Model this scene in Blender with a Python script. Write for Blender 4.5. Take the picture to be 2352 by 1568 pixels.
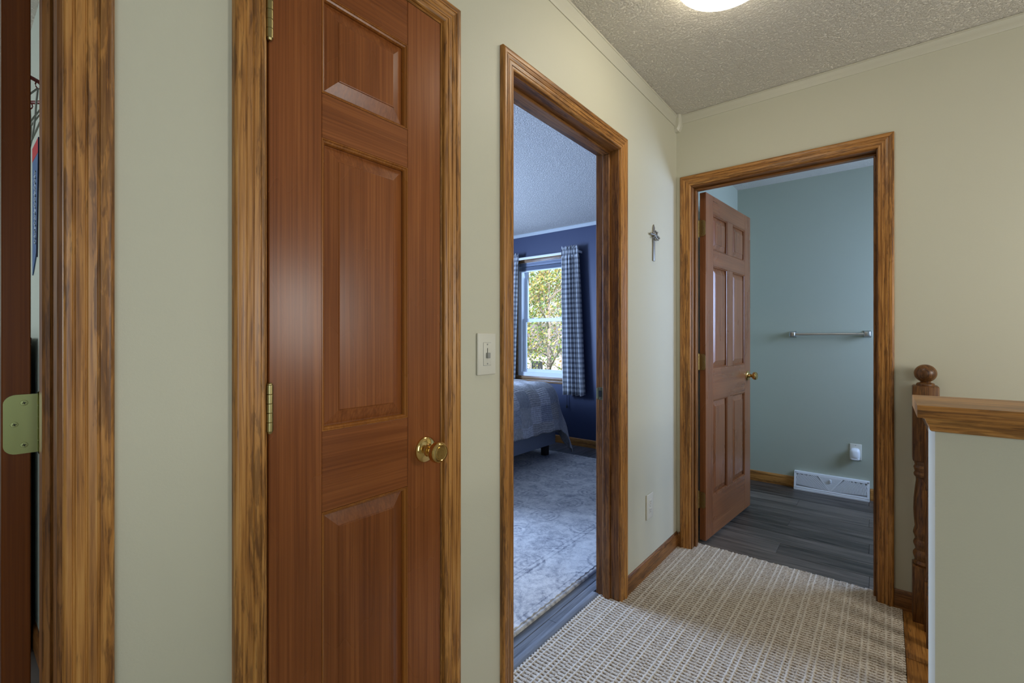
import bpy, bmesh, math, random
import numpy as np
from mathutils import Matrix, Vector
random.seed(7)
rng = np.random.default_rng(11)
for o in list(bpy.data.objects):
    bpy.data.objects.remove(o)
scn = bpy.context.scene
COL = scn.collection
R = math.radians

# ------------------------------------------------------------------ camera
CAMZ, YAW, FPX, CY = 1.18, 0.6796, 1062.5, 777.2
cam = bpy.data.cameras.new('camera')
cam.sensor_width = 36.0
cam.lens = FPX / 2352 * 36.0
cam.shift_y = -(784 - CY) / 2352
cam.clip_start = 0.02
camo = bpy.data.objects.new('camera', cam)
camo.location = (0, 0, CAMZ)
camo.rotation_euler = (R(90), 0, YAW)
COL.objects.link(camo)
scn.camera = camo

# ------------------------------------------------------------------ dimensions
AX = -0.9286            # hall face of the left wall
AXB = AX - 0.1145       # room face of the left wall
BY = 2.6419             # hall face of the end wall
BYB = BY + 0.1145
CEIL = 2.44
BATHY = 4.272           # bathroom back wall
BATHX = -0.982          # bathroom left wall
BEDY = 4.425            # bedroom window wall
BEDX = -4.75            # bedroom head wall
BATHR = 1.25            # bathroom right wall
HALLR, HALLB = 1.75, -2.0
ROOMY = 0.235           # side wall of the left hand room

# ------------------------------------------------------------------ world, sun, daylight, added fill, exposure
w = bpy.data.worlds.new('world')
scn.world = w
w.use_nodes = True
wn = w.node_tree
wn.nodes.clear()
wo = wn.nodes.new('ShaderNodeOutputWorld')
wb = wn.nodes.new('ShaderNodeBackground')
sky = wn.nodes.new('ShaderNodeTexSky')
sky.sky_type = 'NISHITA'
sky.sun_disc = False
sky.sun_elevation = R(42)
sky.sun_rotation = R(150)
sky.dust_density = 2.0
wb.inputs['Strength'].default_value = 0.28
wn.links.new(sky.outputs[0], wb.inputs['Color'])
wn.links.new(wb.outputs[0], wo.inputs['Surface'])

def lamp_obj(name, data, loc, direction):
    o = bpy.data.objects.new(name, data)
    o.location = loc
    o.rotation_euler = Vector(direction).to_track_quat('-Z', 'Y').to_euler()
    COL.objects.link(o)
    return o

sun = bpy.data.lights.new('sun', 'SUN')
sun.energy = 8.0
sun.angle = R(0.6)
sun.color = (1.0, 0.94, 0.84)
lamp_obj('sun', sun, (6, -10, 14), (-0.45, 0.62, -0.64))

def daylight(name, loc, direction, sx, sy, power, col=(0.66, 0.80, 1.0)):
    l = bpy.data.lights.new(name, 'AREA')
    l.shape = 'RECTANGLE'
    l.size, l.size_y = sx, sy
    l.energy = power
    l.color = col
    return lamp_obj(name, l, loc, direction)

COOL = (0.42, 0.60, 1.0)
NEUT = (0.90, 0.95, 1.0)
SOFT = (1.0, 0.97, 0.91)
daylight('daylight_bedroom_side', (BEDX + 0.06, 1.68, 1.45), (1, 0.04, -0.06), 1.15, 1.25, 270, COOL)
daylight('daylight_bedroom_visible', (-3.09, BEDY + 0.20, 1.41), (0.0, -1, -0.25), 0.74, 1.3, 9, COOL)
daylight('daylight_bathroom', (BATHR - 0.05, 3.62, 1.45), (-1, -0.12, -0.16), 0.8, 0.95, 44, (0.44, 0.62, 1.0)).data.spread = R(150)
daylight('daylight_stairwell', (HALLR - 0.06, 1.75, 1.38), (-1, 0, 0.05), 0.50, 0.55, 18, SOFT)
daylight('fill_light_landing', (HALLR - 0.06, -0.75, 1.35), (-1, 0.12, 0), 1.3, 1.5, 27, (0.74, 0.89, 1.0))  # added cool fill for the landing, no known source
daylight('fill_light_side_room', (-2.9, HALLB + 0.06, 1.5), (0, 1, 0), 1.2, 1.2, 30, NEUT)  # added fill that brightens the unseen side of the room wall

scn.view_settings.view_transform = 'Standard'
scn.view_settings.look = 'None'
scn.view_settings.exposure = 0.0
scn.view_settings.gamma = 1.0
scn.view_settings.use_curve_mapping = False
scn.cycles.max_bounces = 10
scn.cycles.diffuse_bounces = 6

# ------------------------------------------------------------------ material helpers
def srgb(r, g, b):
    f = lambda c: (c / 12.92 if c <= 0.04045 else ((c + 0.055) / 1.055) ** 2.4)
    return (f(r / 255), f(g / 255), f(b / 255), 1)

class NT:
    def __init__(s, name):
        s.m = bpy.data.materials.new(name)
        s.m.use_nodes = True
        s.t = s.m.node_tree
        s.t.nodes.clear()
        s.out = s.n('ShaderNodeOutputMaterial')
        s.b = s.n('ShaderNodeBsdfPrincipled')
        s.l(s.b.outputs[0], s.out.inputs[0])
    def n(s, t, **kw):
        nd = s.t.nodes.new(t)
        for k, v in kw.items():
            setattr(nd, k, v)
        return nd
    def l(s, a, b):
        s.t.links.new(a, b)
    def set(s, **kw):
        for k, v in kw.items():
            s.b.inputs[k.replace('_', ' ')].default_value = v
        return s
    def inp(s, sock, v):
        if hasattr(v, 'node'):
            s.l(v, sock)
        else:
            sock.default_value = v
    def math(s, op, a, b=0.0, c=None):
        nd = s.n('ShaderNodeMath', operation=op)
        s.inp(nd.inputs[0], a)
        s.inp(nd.inputs[1], b)
        if c is not None:
            s.inp(nd.inputs[2], c)
        return nd.outputs[0]
    def mix(s, f, a, b, mode='MIX'):
        nd = s.n('ShaderNodeMix', data_type='RGBA', blend_type=mode)
        s.inp(nd.inputs[0], f)
        s.inp(nd.inputs[6], a)
        s.inp(nd.inputs[7], b)
        return nd.outputs[2]
    def ramp(s, fac, stops):
        nd = s.n('ShaderNodeValToRGB')
        e = nd.color_ramp.elements
        while len(e) < len(stops):
            e.new(0.5)
        for i, (p, c) in enumerate(stops):
            e[i].position = p
            e[i].color = c if len(c) == 4 else (*c, 1)
        s.l(fac, nd.inputs[0])
        return nd.outputs[0]
    def coord(s, kind='Object'):
        return s.n('ShaderNodeTexCoord').outputs[kind]
    def mapping(s, v, scale, loc=(0, 0, 0)):
        nd = s.n('ShaderNodeMapping')
        s.l(v, nd.inputs[0])
        nd.inputs['Scale'].default_value = scale
        nd.inputs['Location'].default_value = loc
        return nd.outputs[0]
    def noise(s, v, scale=1.0, detail=4.0, rough=0.55, dist=0.0):
        nd = s.n('ShaderNodeTexNoise')
        s.l(v, nd.inputs['Vector'])
        nd.inputs['Scale'].default_value = scale
        nd.inputs['Detail'].default_value = detail
        nd.inputs['Roughness'].default_value = rough
        nd.inputs['Distortion'].default_value = dist
        return nd.outputs[0]
    def bump(s, h, strength=0.3, dist=0.002):
        nd = s.n('ShaderNodeBump')
        nd.inputs['Strength'].default_value = strength
        nd.inputs['Distance'].default_value = dist
        s.l(h, nd.inputs['Height'])
        s.l(nd.outputs[0], s.b.inputs['Normal'])
    def rnd(s, v, amt=7.0):
        oi = s.n('ShaderNodeObjectInfo').outputs['Random']
        cx = s.n('ShaderNodeCombineXYZ')
        a = s.math('MULTIPLY', oi, amt)
        for i in range(3):
            s.l(a, cx.inputs[i])
        nd = s.n('ShaderNodeVectorMath', operation='ADD')
        s.l(v, nd.inputs[0])
        s.l(cx.outputs[0], nd.inputs[1])
        return nd.outputs[0], oi

def plain(name, col, rough=0.5, metal=0.0, **kw):
    m = NT(name)
    m.set(Base_Color=col, Roughness=rough, Metallic=metal, **kw)
    return m.m

def paint(name, col, rough=0.55, bump=0.12):
    m = NT(name)
    v = m.coord()
    n = m.noise(v, 260, 3, 0.6)
    big = m.noise(v, 1.3, 2)
    c = m.mix(big, (col[0] * .965, col[1] * .965, col[2] * .965, 1), col)
    m.l(c, m.b.inputs['Base Color'])
    m.set(Roughness=rough)
    m.bump(n, bump, 0.002)
    return m.m

def popcorn(name, col):
    m = NT(name)
    v = m.coord()
    n = m.noise(v, 95, 5, 0.65)
    n2 = m.ramp(n, [(0.42, (0, 0, 0)), (0.62, (1, 1, 1))])
    m.set(Base_Color=col, Roughness=0.9)
    m.bump(n2, 0.85, 0.0075)
    return m.m

AXI = {'x': 0, 'y': 1, 'z': 2}
def oak(axis, name, tint=(1, 1, 1), along=1.0):
    m = NT(name + '_' + axis)
    v, rn = m.rnd(m.coord())
    def sc(a, g):
        s = [a, a, a]
        s[AXI[axis]] = g * along
        return tuple(s)
    fine = m.noise(m.mapping(v, sc(420, 9)), 1, 3, 0.6)
    mid = m.noise(m.mapping(v, sc(150, 4.0)), 1, 4, 0.62, 0.25)
    big = m.noise(m.mapping(v, sc(30, 1.3), (3, 5, 1)), 1, 2, 0.45, 0.5)
    rings = m.math('SINE', m.math('MULTIPLY', big, 46.0))
    rings = m.math('MULTIPLY_ADD', rings, 0.5, 0.5)
    a = m.math('MULTIPLY', mid, 0.62)
    a = m.math('MULTIPLY_ADD', rings, 0.12, a)
    a = m.math('MULTIPLY_ADD', fine, 0.40, a)
    t = lambda c: (c[0] * tint[0], c[1] * tint[1], c[2] * tint[2], 1)
    col = m.ramp(a, [(0.34, t(srgb(84, 50, 18))), (0.47, t(srgb(138, 92, 42))),
                     (0.60, t(srgb(170, 120, 62))), (0.80, t(srgb(194, 148, 88)))])
    blot = m.noise(m.mapping(v, sc(150, 17.0), (9, 2, 4)), 1, 3, 0.65, 0.5)
    zone = m.noise(m.mapping(v, sc(22, 1.6), (1, 7, 3)), 1, 2, 0.5)
    bl = m.ramp(m.math('MULTIPLY_ADD', zone, 0.55, m.math('MULTIPLY', blot, 0.6)), [(0.585, (1, 1, 1)), (0.66, (0.40, 0.37, 0.33))])
    col = m.mix(0.75, col, bl, 'MULTIPLY')
    m.l(col, m.b.inputs['Base Color'])
    m.set(Roughness=0.40)
    m.b.inputs['Coat Weight'].default_value = 0.06
    m.b.inputs['Coat Roughness'].default_value = 0.2
    m.bump(fine, 0.10, 0.001)
    return m.m

def fir(axis, name, tint=(1, 1, 1), spec=0.27):
    m = NT(name + '_' + axis)
    v, rn = m.rnd(m.coord())
    def sc(a, g):
        s = [a, a, a]
        s[AXI[axis]] = g
        return tuple(s)
    fine = m.noise(m.mapping(v, sc(230, 2.0)), 1, 4, 0.6)
    mid = m.noise(m.mapping(v, sc(40, 1.0)), 1, 3, 0.55, 0.3)
    blot = m.noise(m.mapping(v, sc(7, 2.2)), 1, 2, 0.5)
    a = m.math('MULTIPLY', fine, 0.5)
    a = m.math('MULTIPLY_ADD', mid, 0.35, a)
    a = m.math('MULTIPLY_ADD', blot, 0.25, a)
    t = lambda c: (c[0] * tint[0], c[1] * tint[1], c[2] * tint[2], 1)
    col = m.ramp(a, [(0.34, t(srgb(98, 52, 24))), (0.55, t(srgb(132, 75, 37))), (0.75, t(srgb(160, 98, 52)))])
    m.l(col, m.b.inputs['Base Color'])
    rr = m.math('MULTIPLY_ADD', blot, 0.12, 0.22)
    m.l(rr, m.b.inputs['Roughness'])
    m.b.inputs['Specular IOR Level'].default_value = spec
    m.bump(fine, 0.05, 0.0008)
    return m.m

def vinyl(axis, name, dark, light):
    m = NT(name)
    v, rn = m.rnd(m.coord(), 11)
    def sc(a, g):
        s = [a, a, a]
        s[AXI[axis]] = g
        return tuple(s)
    n = m.noise(m.mapping(v, sc(34, 2.2)), 1, 6, 0.68, 0.9)
    f = m.noise(m.mapping(v, sc(170, 5)), 1, 3, 0.6)
    a = m.math('MULTIPLY_ADD', f, 0.3, m.math('MULTIPLY', n, 0.75))
    a = m.math('ADD', a, m.math('MULTIPLY_ADD', rn, 0.16, -0.08))
    col = m.ramp(a, [(0.36, dark), (0.74, light)])
    m.l(col, m.b.inputs['Base Color'])
    m.set(Roughness=0.42)
    m.bump(n, 0.08, 0.001)
    return m.m

# ------------------------------------------------------------------ geometry helpers
def new_bm():
    return bmesh.new()

def box(bm, lo, hi, bev=0.0, seg=2):
    ret = bmesh.ops.create_cube(bm, size=1)
    vs = ret['verts']
    c = [(lo[i] + hi[i]) / 2 for i in range(3)]
    d = [abs(hi[i] - lo[i]) for i in range(3)]
    for v in vs:
        v.co = Vector((c[0] + v.co.x * d[0], c[1] + v.co.y * d[1], c[2] + v.co.z * d[2]))
    if bev > 0:
        es = list({e for v in vs for e in v.link_edges})
        bmesh.ops.bevel(bm, geom=es, offset=min(bev, min(d) * 0.45), segments=seg, profile=0.5, affect='EDGES')

def lathe(bm, prof, seg=24, M=None, cap=True):
    rings = []
    for r, z in prof:
        if r < 1e-6:
            p = Vector((0, 0, z))
            rings.append([bm.verts.new(M @ p if M else p)])
        else:
            ring = []
            for i in range(seg):
                a = 2 * math.pi * i / seg
                p = Vector((r * math.cos(a), r * math.sin(a), z))
                ring.append(bm.verts.new(M @ p if M else p))
            rings.append(ring)
    for a, b in zip(rings, rings[1:]):
        for i in range(seg):
            j = (i + 1) % seg
            if len(a) == 1 and len(b) == 1:
                continue
            if len(a) == 1:
                bm.faces.new((a[0], b[i], b[j]))
            elif len(b) == 1:
                bm.faces.new((a[i], b[0], a[j]))
            else:
                bm.faces.new((a[i], b[i], b[j], a[j]))
    if cap:
        if len(rings[0]) > 1:
            bm.faces.new(rings[0])
        if len(rings[-1]) > 1:
            bm.faces.new(rings[-1])

def tube(bm, pts, r, seg=8, taper=None, cap=True):
    pts = [Vector(p) for p in pts]
    rings = []
    up = Vector((0, 0, 1))
    for i, p in enumerate(pts):
        d = (pts[min(i + 1, len(pts) - 1)] - pts[max(i - 1, 0)]).normalized()
        ref = up if abs(d.dot(up)) < 0.95 else Vector((1, 0, 0))
        a = d.cross(ref).normalized()
        b = d.cross(a).normalized()
        rr = r if taper is None else r * taper[i]
        rings.append([bm.verts.new(p + a * rr * math.cos(2 * math.pi * k / seg) + b * rr * math.sin(2 * math.pi * k / seg)) for k in range(seg)])
    for a, b in zip(rings, rings[1:]):
        for i in range(seg):
            j = (i + 1) % seg
            bm.faces.new((a[i], a[j], b[j], b[i]))
    if cap:
        bm.faces.new(rings[0])
        bm.faces.new(rings[-1])

def loft(bm, loops, closed=True, caps=True):
    vs = [[bm.verts.new(p) for p in L] for L in loops]
    n = len(vs[0])
    for a, b in zip(vs, vs[1:]):
        for i in range(n if closed else n - 1):
            j = (i + 1) % n
            bm.faces.new((a[i], a[j], b[j], b[i]))
    if caps and closed:
        bm.faces.new(vs[0])
        bm.faces.new(vs[-1])

def link(name, me, mats, parent=None, smooth=30):
    if not isinstance(mats, (list, tuple)):
        mats = [mats]
    for m in mats:
        me.materials.append(m)
    if smooth:
        me.shade_smooth()
        me.set_sharp_from_angle(angle=R(smooth))
    o = bpy.data.objects.new(name, me)
    COL.objects.link(o)
    if parent:
        o.parent = parent
    return o

def obj(name, bm, mats, parent=None, smooth=30, keepn=False):
    if not keepn:
        bmesh.ops.recalc_face_normals(bm, faces=bm.faces)
    me = bpy.data.meshes.new(name)
    bm.to_mesh(me)
    bm.free()
    return link(name, me, mats, parent, smooth)

def fixparent(o, root):
    o.parent = root
    o.matrix_parent_inverse = root.matrix_basis.inverted()

def tag(o, label, cat, group=None, kind=None):
    o['label'] = label
    o['category'] = cat
    if group:
        o['group'] = group
    if kind:
        o['kind'] = kind
    return o

def thing(name, label, cat, M=None, group=None, kind=None):
    o = bpy.data.objects.new(name, None)
    o.empty_display_size = 0.05
    COL.objects.link(o)
    if M is not None:
        o.matrix_basis = M
    return tag(o, label, cat, group, kind)

def T(x, y, z):
    return Matrix.Translation((x, y, z))

# ------------------------------------------------------------------ materials
CREAM = paint('cream_wall_paint', (0.58, 0.555, 0.43, 1))
SAGE = paint('sage_wall_paint', (0.43, 0.455, 0.36, 1))
SAGEB = paint('pale_sage_room_paint', (0.46, 0.52, 0.46, 1))
BLUE = paint('navy_wall_paint', (0.027, 0.039, 0.088, 1), 0.5)
TRIMP = plain('cream_trim_paint', (0.56, 0.53, 0.42, 1), 0.4)
WHITETRIM = plain('white_trim_paint', (0.62, 0.64, 0.62, 1), 0.4)
BTRIM = plain('grey_trim_paint', (0.40, 0.42, 0.40, 1), 0.5)
POP = popcorn('popcorn_ceiling', (0.86, 0.80, 0.69, 1))
OAKX, OAKY, OAKZ = (oak(a, 'oak', (1.08, 1.0, 0.82)) for a in 'xyz')
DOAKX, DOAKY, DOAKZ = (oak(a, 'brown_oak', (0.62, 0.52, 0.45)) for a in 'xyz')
NOAKZ = oak('z', 'dark_newel_oak', (0.44, 0.37, 0.30))
NOAKY = oak('y', 'dark_rail_oak', (0.46, 0.39, 0.31))
GOAKX = oak('x', 'grey_oak', (0.62, 0.70, 0.95))
FIRX, FIRZ = fir('x', 'fir'), fir('z', 'fir')
FIRM = fir('z', 'moulding_fir', (1.15, 1.25, 0.80))
BFX, BFZ, BFM = fir('x', 'bath_fir', (0.95, 1.10, 1.40), .6), fir('z', 'bath_fir', (0.95, 1.10, 1.40), .6), fir('z', 'bath_moulding', (0.8, 0.8, 0.7), .5)  # cool light sheen put into the bath door tint
FIRE = fir('z', 'dark_fir_edge', (0.50, 0.40, 0.20))  # shade on the door edge put into this darker fir colour
BRASS = NT('polished_brass').set(Base_Color=(0.72, 0.50, 0.19, 1), Metallic=1.0, Roughness=0.13).m
ABRASS = NT('aged_brass').set(Base_Color=(0.40, 0.33, 0.15, 1), Metallic=1.0, Roughness=0.34).m
GBRASS = NT('green_tinged_brass').set(Base_Color=(0.36, 0.385, 0.17, 1), Metallic=1.0, Roughness=0.30).m
CHROME = NT('brushed_nickel').set(Base_Color=(0.55, 0.56, 0.57, 1), Metallic=1.0, Roughness=0.28).m
PEWTER = NT('pewter').set(Base_Color=(0.30, 0.28, 0.25, 1), Metallic=0.9, Roughness=0.42).m
DARK = plain('dark_void', (0.012, 0.012, 0.012, 1), 0.8)
BLACK = plain('black_lacquer', (0.008, 0.008, 0.009, 1), 0.5)
IVORY = plain('ivory_plastic', (0.66, 0.635, 0.54, 1), 0.35)
GREYPL = plain('grey_plastic', (0.30, 0.30, 0.28, 1), 0.4)
WHITE = plain('white_enamel', (0.78, 0.79, 0.80, 1), 0.35)
VINYLW = plain('white_vinyl', (0.62, 0.66, 0.70, 1), 0.35)
LVPX = vinyl('x', 'dark_vinyl_plank', srgb(30, 25, 21), srgb(124, 113, 102))
LVPY = vinyl('y', 'grey_vinyl_plank', srgb(52, 54, 60), srgb(132, 136, 142))
STRIP = vinyl('y', 'grey_threshold_vinyl', srgb(66, 68, 74), srgb(138, 142, 148))
SUB = plain('subfloor', (0.10, 0.09, 0.08, 1), 0.8)

# ------------------------------------------------------------------ walls
def wall(name, axis, p0, p1, s0, s1, z0, z1, openings, mfront, mback, label, medge=None):
    """axis 'x': slab between x=p0 (front) and x=p1 (back), s along y.  axis 'y': slab between y=p0 and y=p1, s along x."""
    ss = sorted({s0, s1, *[v for o in openings for v in o[:2]]})
    zs = sorted({z0, z1, *[v for o in openings for v in o[2:]]})
    solid = {}
    for i in range(len(ss) - 1):
        for k in range(len(zs) - 1):
            cs, cz = (ss[i] + ss[i + 1]) / 2, (zs[k] + zs[k + 1]) / 2
            solid[i, k] = not any(o[0] < cs < o[1] and o[2] < cz < o[3] for o in openings)
    V, F, MI = [], [], []
    def P(s, p, z):
        return (p, s, z) if axis == 'x' else (s, p, z)
    def quad(pts, mi, n):
        a, b, c = Vector(pts[0]), Vector(pts[1]), Vector(pts[2])
        if (b - a).cross(c - b).dot(Vector(n)) < 0:
            pts = pts[::-1]
        i = len(V)
        V.extend(pts)
        F.append((i, i + 1, i + 2, i + 3))
        MI.append(mi)
    nf = (1 if p0 > p1 else -1)
    nv = lambda s, p, z: P(s, p, z)
    for (i, k), ok in solid.items():
        if not ok:
            continue
        a, b, c, d = ss[i], ss[i + 1], zs[k], zs[k + 1]
        quad([P(a, p0, c), P(b, p0, c), P(b, p0, d), P(a, p0, d)], 0, nv(0, nf, 0))
        quad([P(a, p1, c), P(b, p1, c), P(b, p1, d), P(a, p1, d)], 1, nv(0, -nf, 0))
        for di, dk in ((-1, 0), (1, 0), (0, -1), (0, 1)):
            if solid.get((i + di, k + dk)):
                continue
            if di:
                s = a if di < 0 else b
                quad([P(s, p0, c), P(s, p1, c), P(s, p1, d), P(s, p0, d)], 2, nv(di, 0, 0))
            else:
                z = c if dk < 0 else d
                quad([P(a, p0, z), P(b, p0, z), P(b, p1, z), P(a, p1, z)], 2, nv(0, 0, dk))
    me = bpy.data.meshes.new(name)
    me.from_pydata(V, [], F)
    me.polygons.foreach_set('material_index', MI)
    o = link(name, me, [mfront, mback, medge or mfront], None, 0)
    return tag(o, label, 'wall', kind='structure')

CASW = 0.057
# door openings (clear jamb faces)
RD0, RD1 = -0.665, 0.1065          # room door, along y
CL0, CL1 = 0.3975, 0.8460          # closet
BD0, BD1 = 1.152, 1.910           # bedroom
BA0, BA1 = -0.843, -0.033         # bathroom, along x
JH = 2.033                        # jamb head underside
JT = 0.018

wall('wall_left', 'x', AX, AXB, HALLB, BY, 0, CEIL,
     [(RD0 - JT, RD1 + JT, -1, JH + JT), (CL0 - JT, CL1 + JT, -1, JH + JT), (BD0 - JT, BD1 + JT, -1, JH + JT)],
     CREAM, BLUE, 'cream hallway wall holding the closet door and bedroom doorway')
wall('wall_end', 'y', BY, BYB, AX - 0.1145, HALLR, -1.4, CEIL, [(BA0 - JT, BA1 + JT, -2, JH + JT)],
     CREAM, SAGE, 'cream hallway end wall around the bathroom doorway')
wall('wall_right', 'x', HALLR, HALLR + 0.1, HALLB, BY, -1.4, CEIL, [], CREAM, CREAM, 'cream landing wall beyond the stairwell')
wall('wall_behind', 'y', HALLB, HALLB - 0.1, -4.3, HALLR + 0.1, 0, CEIL, [], CREAM, CREAM, 'cream wall closing the landing and side room')
wall('wall_bathroom_left', 'x', BATHX, BATHX - 0.06, BYB, BATHY + 0.1, 0, CEIL, [], SAGE, BLUE, 'sage green bathroom wall behind the open door')
wall('wall_bathroom_back', 'y', BATHY, BATHY + 0.1, BATHX, BATHR, 0, CEIL, [], SAGE, SAGE, 'sage green bathroom wall with the towel bar')
wall('wall_bathroom_right', 'x', BATHR, BATHR + 0.1, BYB, BATHY + 0.1, 0, CEIL, [], SAGE, SAGE, 'sage green bathroom wall opposite the open door')
WX0, WX1, WZ0, WZ1 = -3.475, -2.705, 0.735, 2.085
wall('wall_bedroom_window', 'y', BEDY, BEDY + 0.15, BEDX, BATHX - 0.06, 0, CEIL, [(WX0, WX1, WZ0, WZ1)], BLUE, WHITE,
     'navy blue bedroom wall around the window', WHITETRIM)
wall('wall_bedroom_head', 'x', BEDX, BEDX - 0.1, 0.9, BEDY + 0.15, 0, CEIL, [], BLUE, BLUE, 'navy blue bedroom wall at the head of the bed')
wall('wall_bedroom_side', 'y', 1.02, 0.92, BEDX, AXB, 0, CEIL, [], BLUE, CREAM, 'navy blue bedroom wall backing onto the closet')
wall('wall_room_side', 'y', ROOMY, ROOMY + 0.06, -4.3, AXB, 0, CEIL, [], SAGEB, CREAM, 'pale sage wall of the side room seen past the door hinge')
wall('wall_room_far', 'x', -4.2, -4.3, HALLB, ROOMY, 0, CEIL, [], SAGEB, SAGEB, 'pale sage far wall of the side room')

# ceiling and floor slabs
bm = new_bm()
box(bm, (BEDX - 0.1, HALLB - 0.1, CEIL), (HALLR + 0.1, BEDY + 0.15, CEIL + 0.08))
tag(obj('ceiling', bm, POP, None, 0), 'rough popcorn textured ceiling over hallway and rooms', 'ceiling', kind='structure')
CARX1 = 0.056            # carpet / oak edge
WELLX = 0.205            # stairwell opening
bm = new_bm()
box(bm, (BEDX - 0.1, HALLB - 0.1, -0.20), (WELLX, BEDY + 0.15, -0.008))
box(bm, (WELLX, HALLB - 0.1, -0.20), (HALLR + 0.1, 1.13, -0.008))
box(bm, (WELLX, BYB, -0.20), (BATHR + 0.1, BEDY + 0.15, -0.008))
floor = tag(obj('floor', bm, SUB, None, 0), 'upstairs floor laid with dark vinyl planks in bathroom and bedroom', 'floor', kind='structure')
bm = new_bm()
box(bm, (WELLX - 0.1, 1.0, -1.5), (HALLR + 0.1, BYB, -1.4))
tag(obj('floor_lower', bm, OAKX, None, 0), 'lower landing floor at the bottom of the stairwell', 'floor', kind='structure')
wall('wall_stairwell', 'x', WELLX, WELLX - 0.05, 1.13, BY, -1.4, -0.02, [], CREAM, CREAM, 'cream stairwell side wall below the balusters')
wall('wall_stairwell_near', 'y', 1.13, 1.08, WELLX - 0.05, HALLR, -1.4, -0.02, [], CREAM, CREAM, 'cream stairwell wall below the half wall')

# planks: children of the floor
def planks(axis, s0, s1, p0, p1, width, length, mat, off):
    me_cache = {}
    row = 0
    p = p0
    while p < p1 - 1e-4:
        pe = min(p + width, p1)
        s = s0 - (row * 0.41 + off) % length
        while s < s1:
            a, b = max(s, s0), min(s + length, s1)
            if b - a > 0.02:
                key = (round(b - a, 3), round(pe - p, 3))
                if key not in me_cache:
                    bmx = new_bm()
                    L, Wd = b - a - 0.0012, pe - p - 0.0012
                    lo, hi = ((0, 0, -0.0075), (L, Wd, 0)) if axis == 'x' else ((0, 0, -0.0075), (Wd, L, 0))
                    box(bmx, lo, hi, 0.0012, 1)
                    me = bpy.data.meshes.new('plank')
                    bmesh.ops.recalc_face_normals(bmx, faces=bmx.faces)
                    bmx.to_mesh(me)
                    bmx.free()
                    me.materials.append(mat)
                    me_cache[key] = me
                o = bpy.data.objects.new('plank', me_cache[key])
                o.location = (a, p, 0) if axis == 'x' else (p, a, 0)
                COL.objects.link(o)
                o.parent = floor
            s += length
        p = pe
        row += 1
planks('x', BATHX, BATHR, BYB - 0.012, BATHY, 0.152, 1.22, LVPX, 0.3)
planks('y', 1.02, BEDY, -4.75, -1.060, 0.152, 1.22, LVPY, 0.55)

# ------------------------------------------------------------------ mouldings (casing, jamb, baseboard, crown)
CAS = [(0, 0), (0, .007), (.0015, .0095), (.005, .0110), (.010, .0112), (.0112, .0098), (.0128, .0098), (.014, .0118), (.022, .0125),
       (.0245, .0125), (.0255, .0112), (.0270, .0112), (.028, .0132), (.038, .0148), (.0395, .0136), (.0410, .0136), (.0422, .0156), (.052, .0168),
       (.0565, .0160), (.0592, .0135), (.060, .0105), (.060, 0)]
CAS = [(w_ * .95, d_) for w_, d_ in CAS]

def mapA(s, d, z):
    return (AX + d, s, z)
def mapB(s, d, z):
    return (s, BY - d, z)

def casing(root, fm, a, b, zt, mside, mhead, back=False):
    bm = new_bm()
    loft(bm, [[fm(a - w_, d, 0.0) for w_, d in CAS], [fm(a - w_, d, zt + w_) for w_, d in CAS]])
    obj('casing_side', bm, mside, root, 40)
    bm = new_bm()
    loft(bm, [[fm(b + w_, d, 0.0) for w_, d in CAS], [fm(b + w_, d, zt + w_) for w_, d in CAS]])
    obj('casing_side', bm, mside, root, 40)
    bm = new_bm()
    loft(bm, [[fm(a - w_, d, zt + w_) for w_, d in CAS], [fm(b + w_, d, zt + w_) for w_, d in CAS]])
    obj('casing_head', bm, mhead, root, 40)

def jamb(root, fm, a, b, zt, mside, mhead, stop=None):
    D = 0.1145
    def bx(s0, s1, d0, d1, z0, z1, m, name, bev=0.0015):
        p, q = fm(s0, d0, z0), fm(s1, d1, z1)
        bmx = new_bm()
        box(bmx, tuple(min(p[i], q[i]) for i in range(3)), tuple(max(p[i], q[i]) for i in range(3)), bev, 1)
        return obj(name, bmx, m, root)
    bx(a - JT, a, -D, 0, 0, zt + JT, mside, 'jamb_side')
    bx(b, b + JT, -D, 0, 0, zt + JT, mside, 'jamb_side')
    bx(a, b, -D, 0, zt, zt + JT, mhead, 'jamb_head')
    if stop:
        d0, d1 = stop
        bx(a, a + .011, d0, d1, 0, zt - .011, mside, 'door_stop', .003)
        bx(b - .011, b, d0, d1, 0, zt - .011, mside, 'door_stop', .003)
        bx(a, b, d0, d1, zt - .011, zt, mhead, 'door_stop', .003)

RV = 0.005
tr1 = thing('trim_1', 'oak casing around the narrow closet door', 'door casing', kind='structure')
casing(tr1, mapA, CL0 - RV, CL1 + RV, JH + RV - 0.008, OAKZ, OAKY)
jamb(tr1, mapA, CL0, CL1, JH - 0.008, OAKZ, OAKY, (-0.075, -0.040))
tr2 = thing('trim_2', 'oak casing and jamb around the open bedroom doorway', 'door casing', kind='structure')
casing(tr2, mapA, BD0 - RV, BD1 + RV, JH + RV - 0.008, OAKZ, OAKY)
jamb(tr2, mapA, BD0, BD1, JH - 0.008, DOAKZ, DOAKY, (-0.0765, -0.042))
tr3 = thing('trim_3', 'oak casing and jamb around the bathroom doorway', 'door casing', kind='structure')
casing(tr3, mapB, BA0 - RV, BA1 + RV, JH + RV - 0.006, OAKZ, OAKX)
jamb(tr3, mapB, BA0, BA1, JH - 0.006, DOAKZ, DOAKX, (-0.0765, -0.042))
tr4 = thing('trim_4', 'oak casing and jamb of the side room door with dark grain', 'door casing', kind='structure')
casing(tr4, mapA, RD0 - RV, RD1 + RV, JH + RV - 0.006, OAKZ, OAKY)
jamb(tr4, mapA, RD0, RD1, JH - 0.006, DOAKZ, DOAKY, (-0.0765, -0.042))
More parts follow.
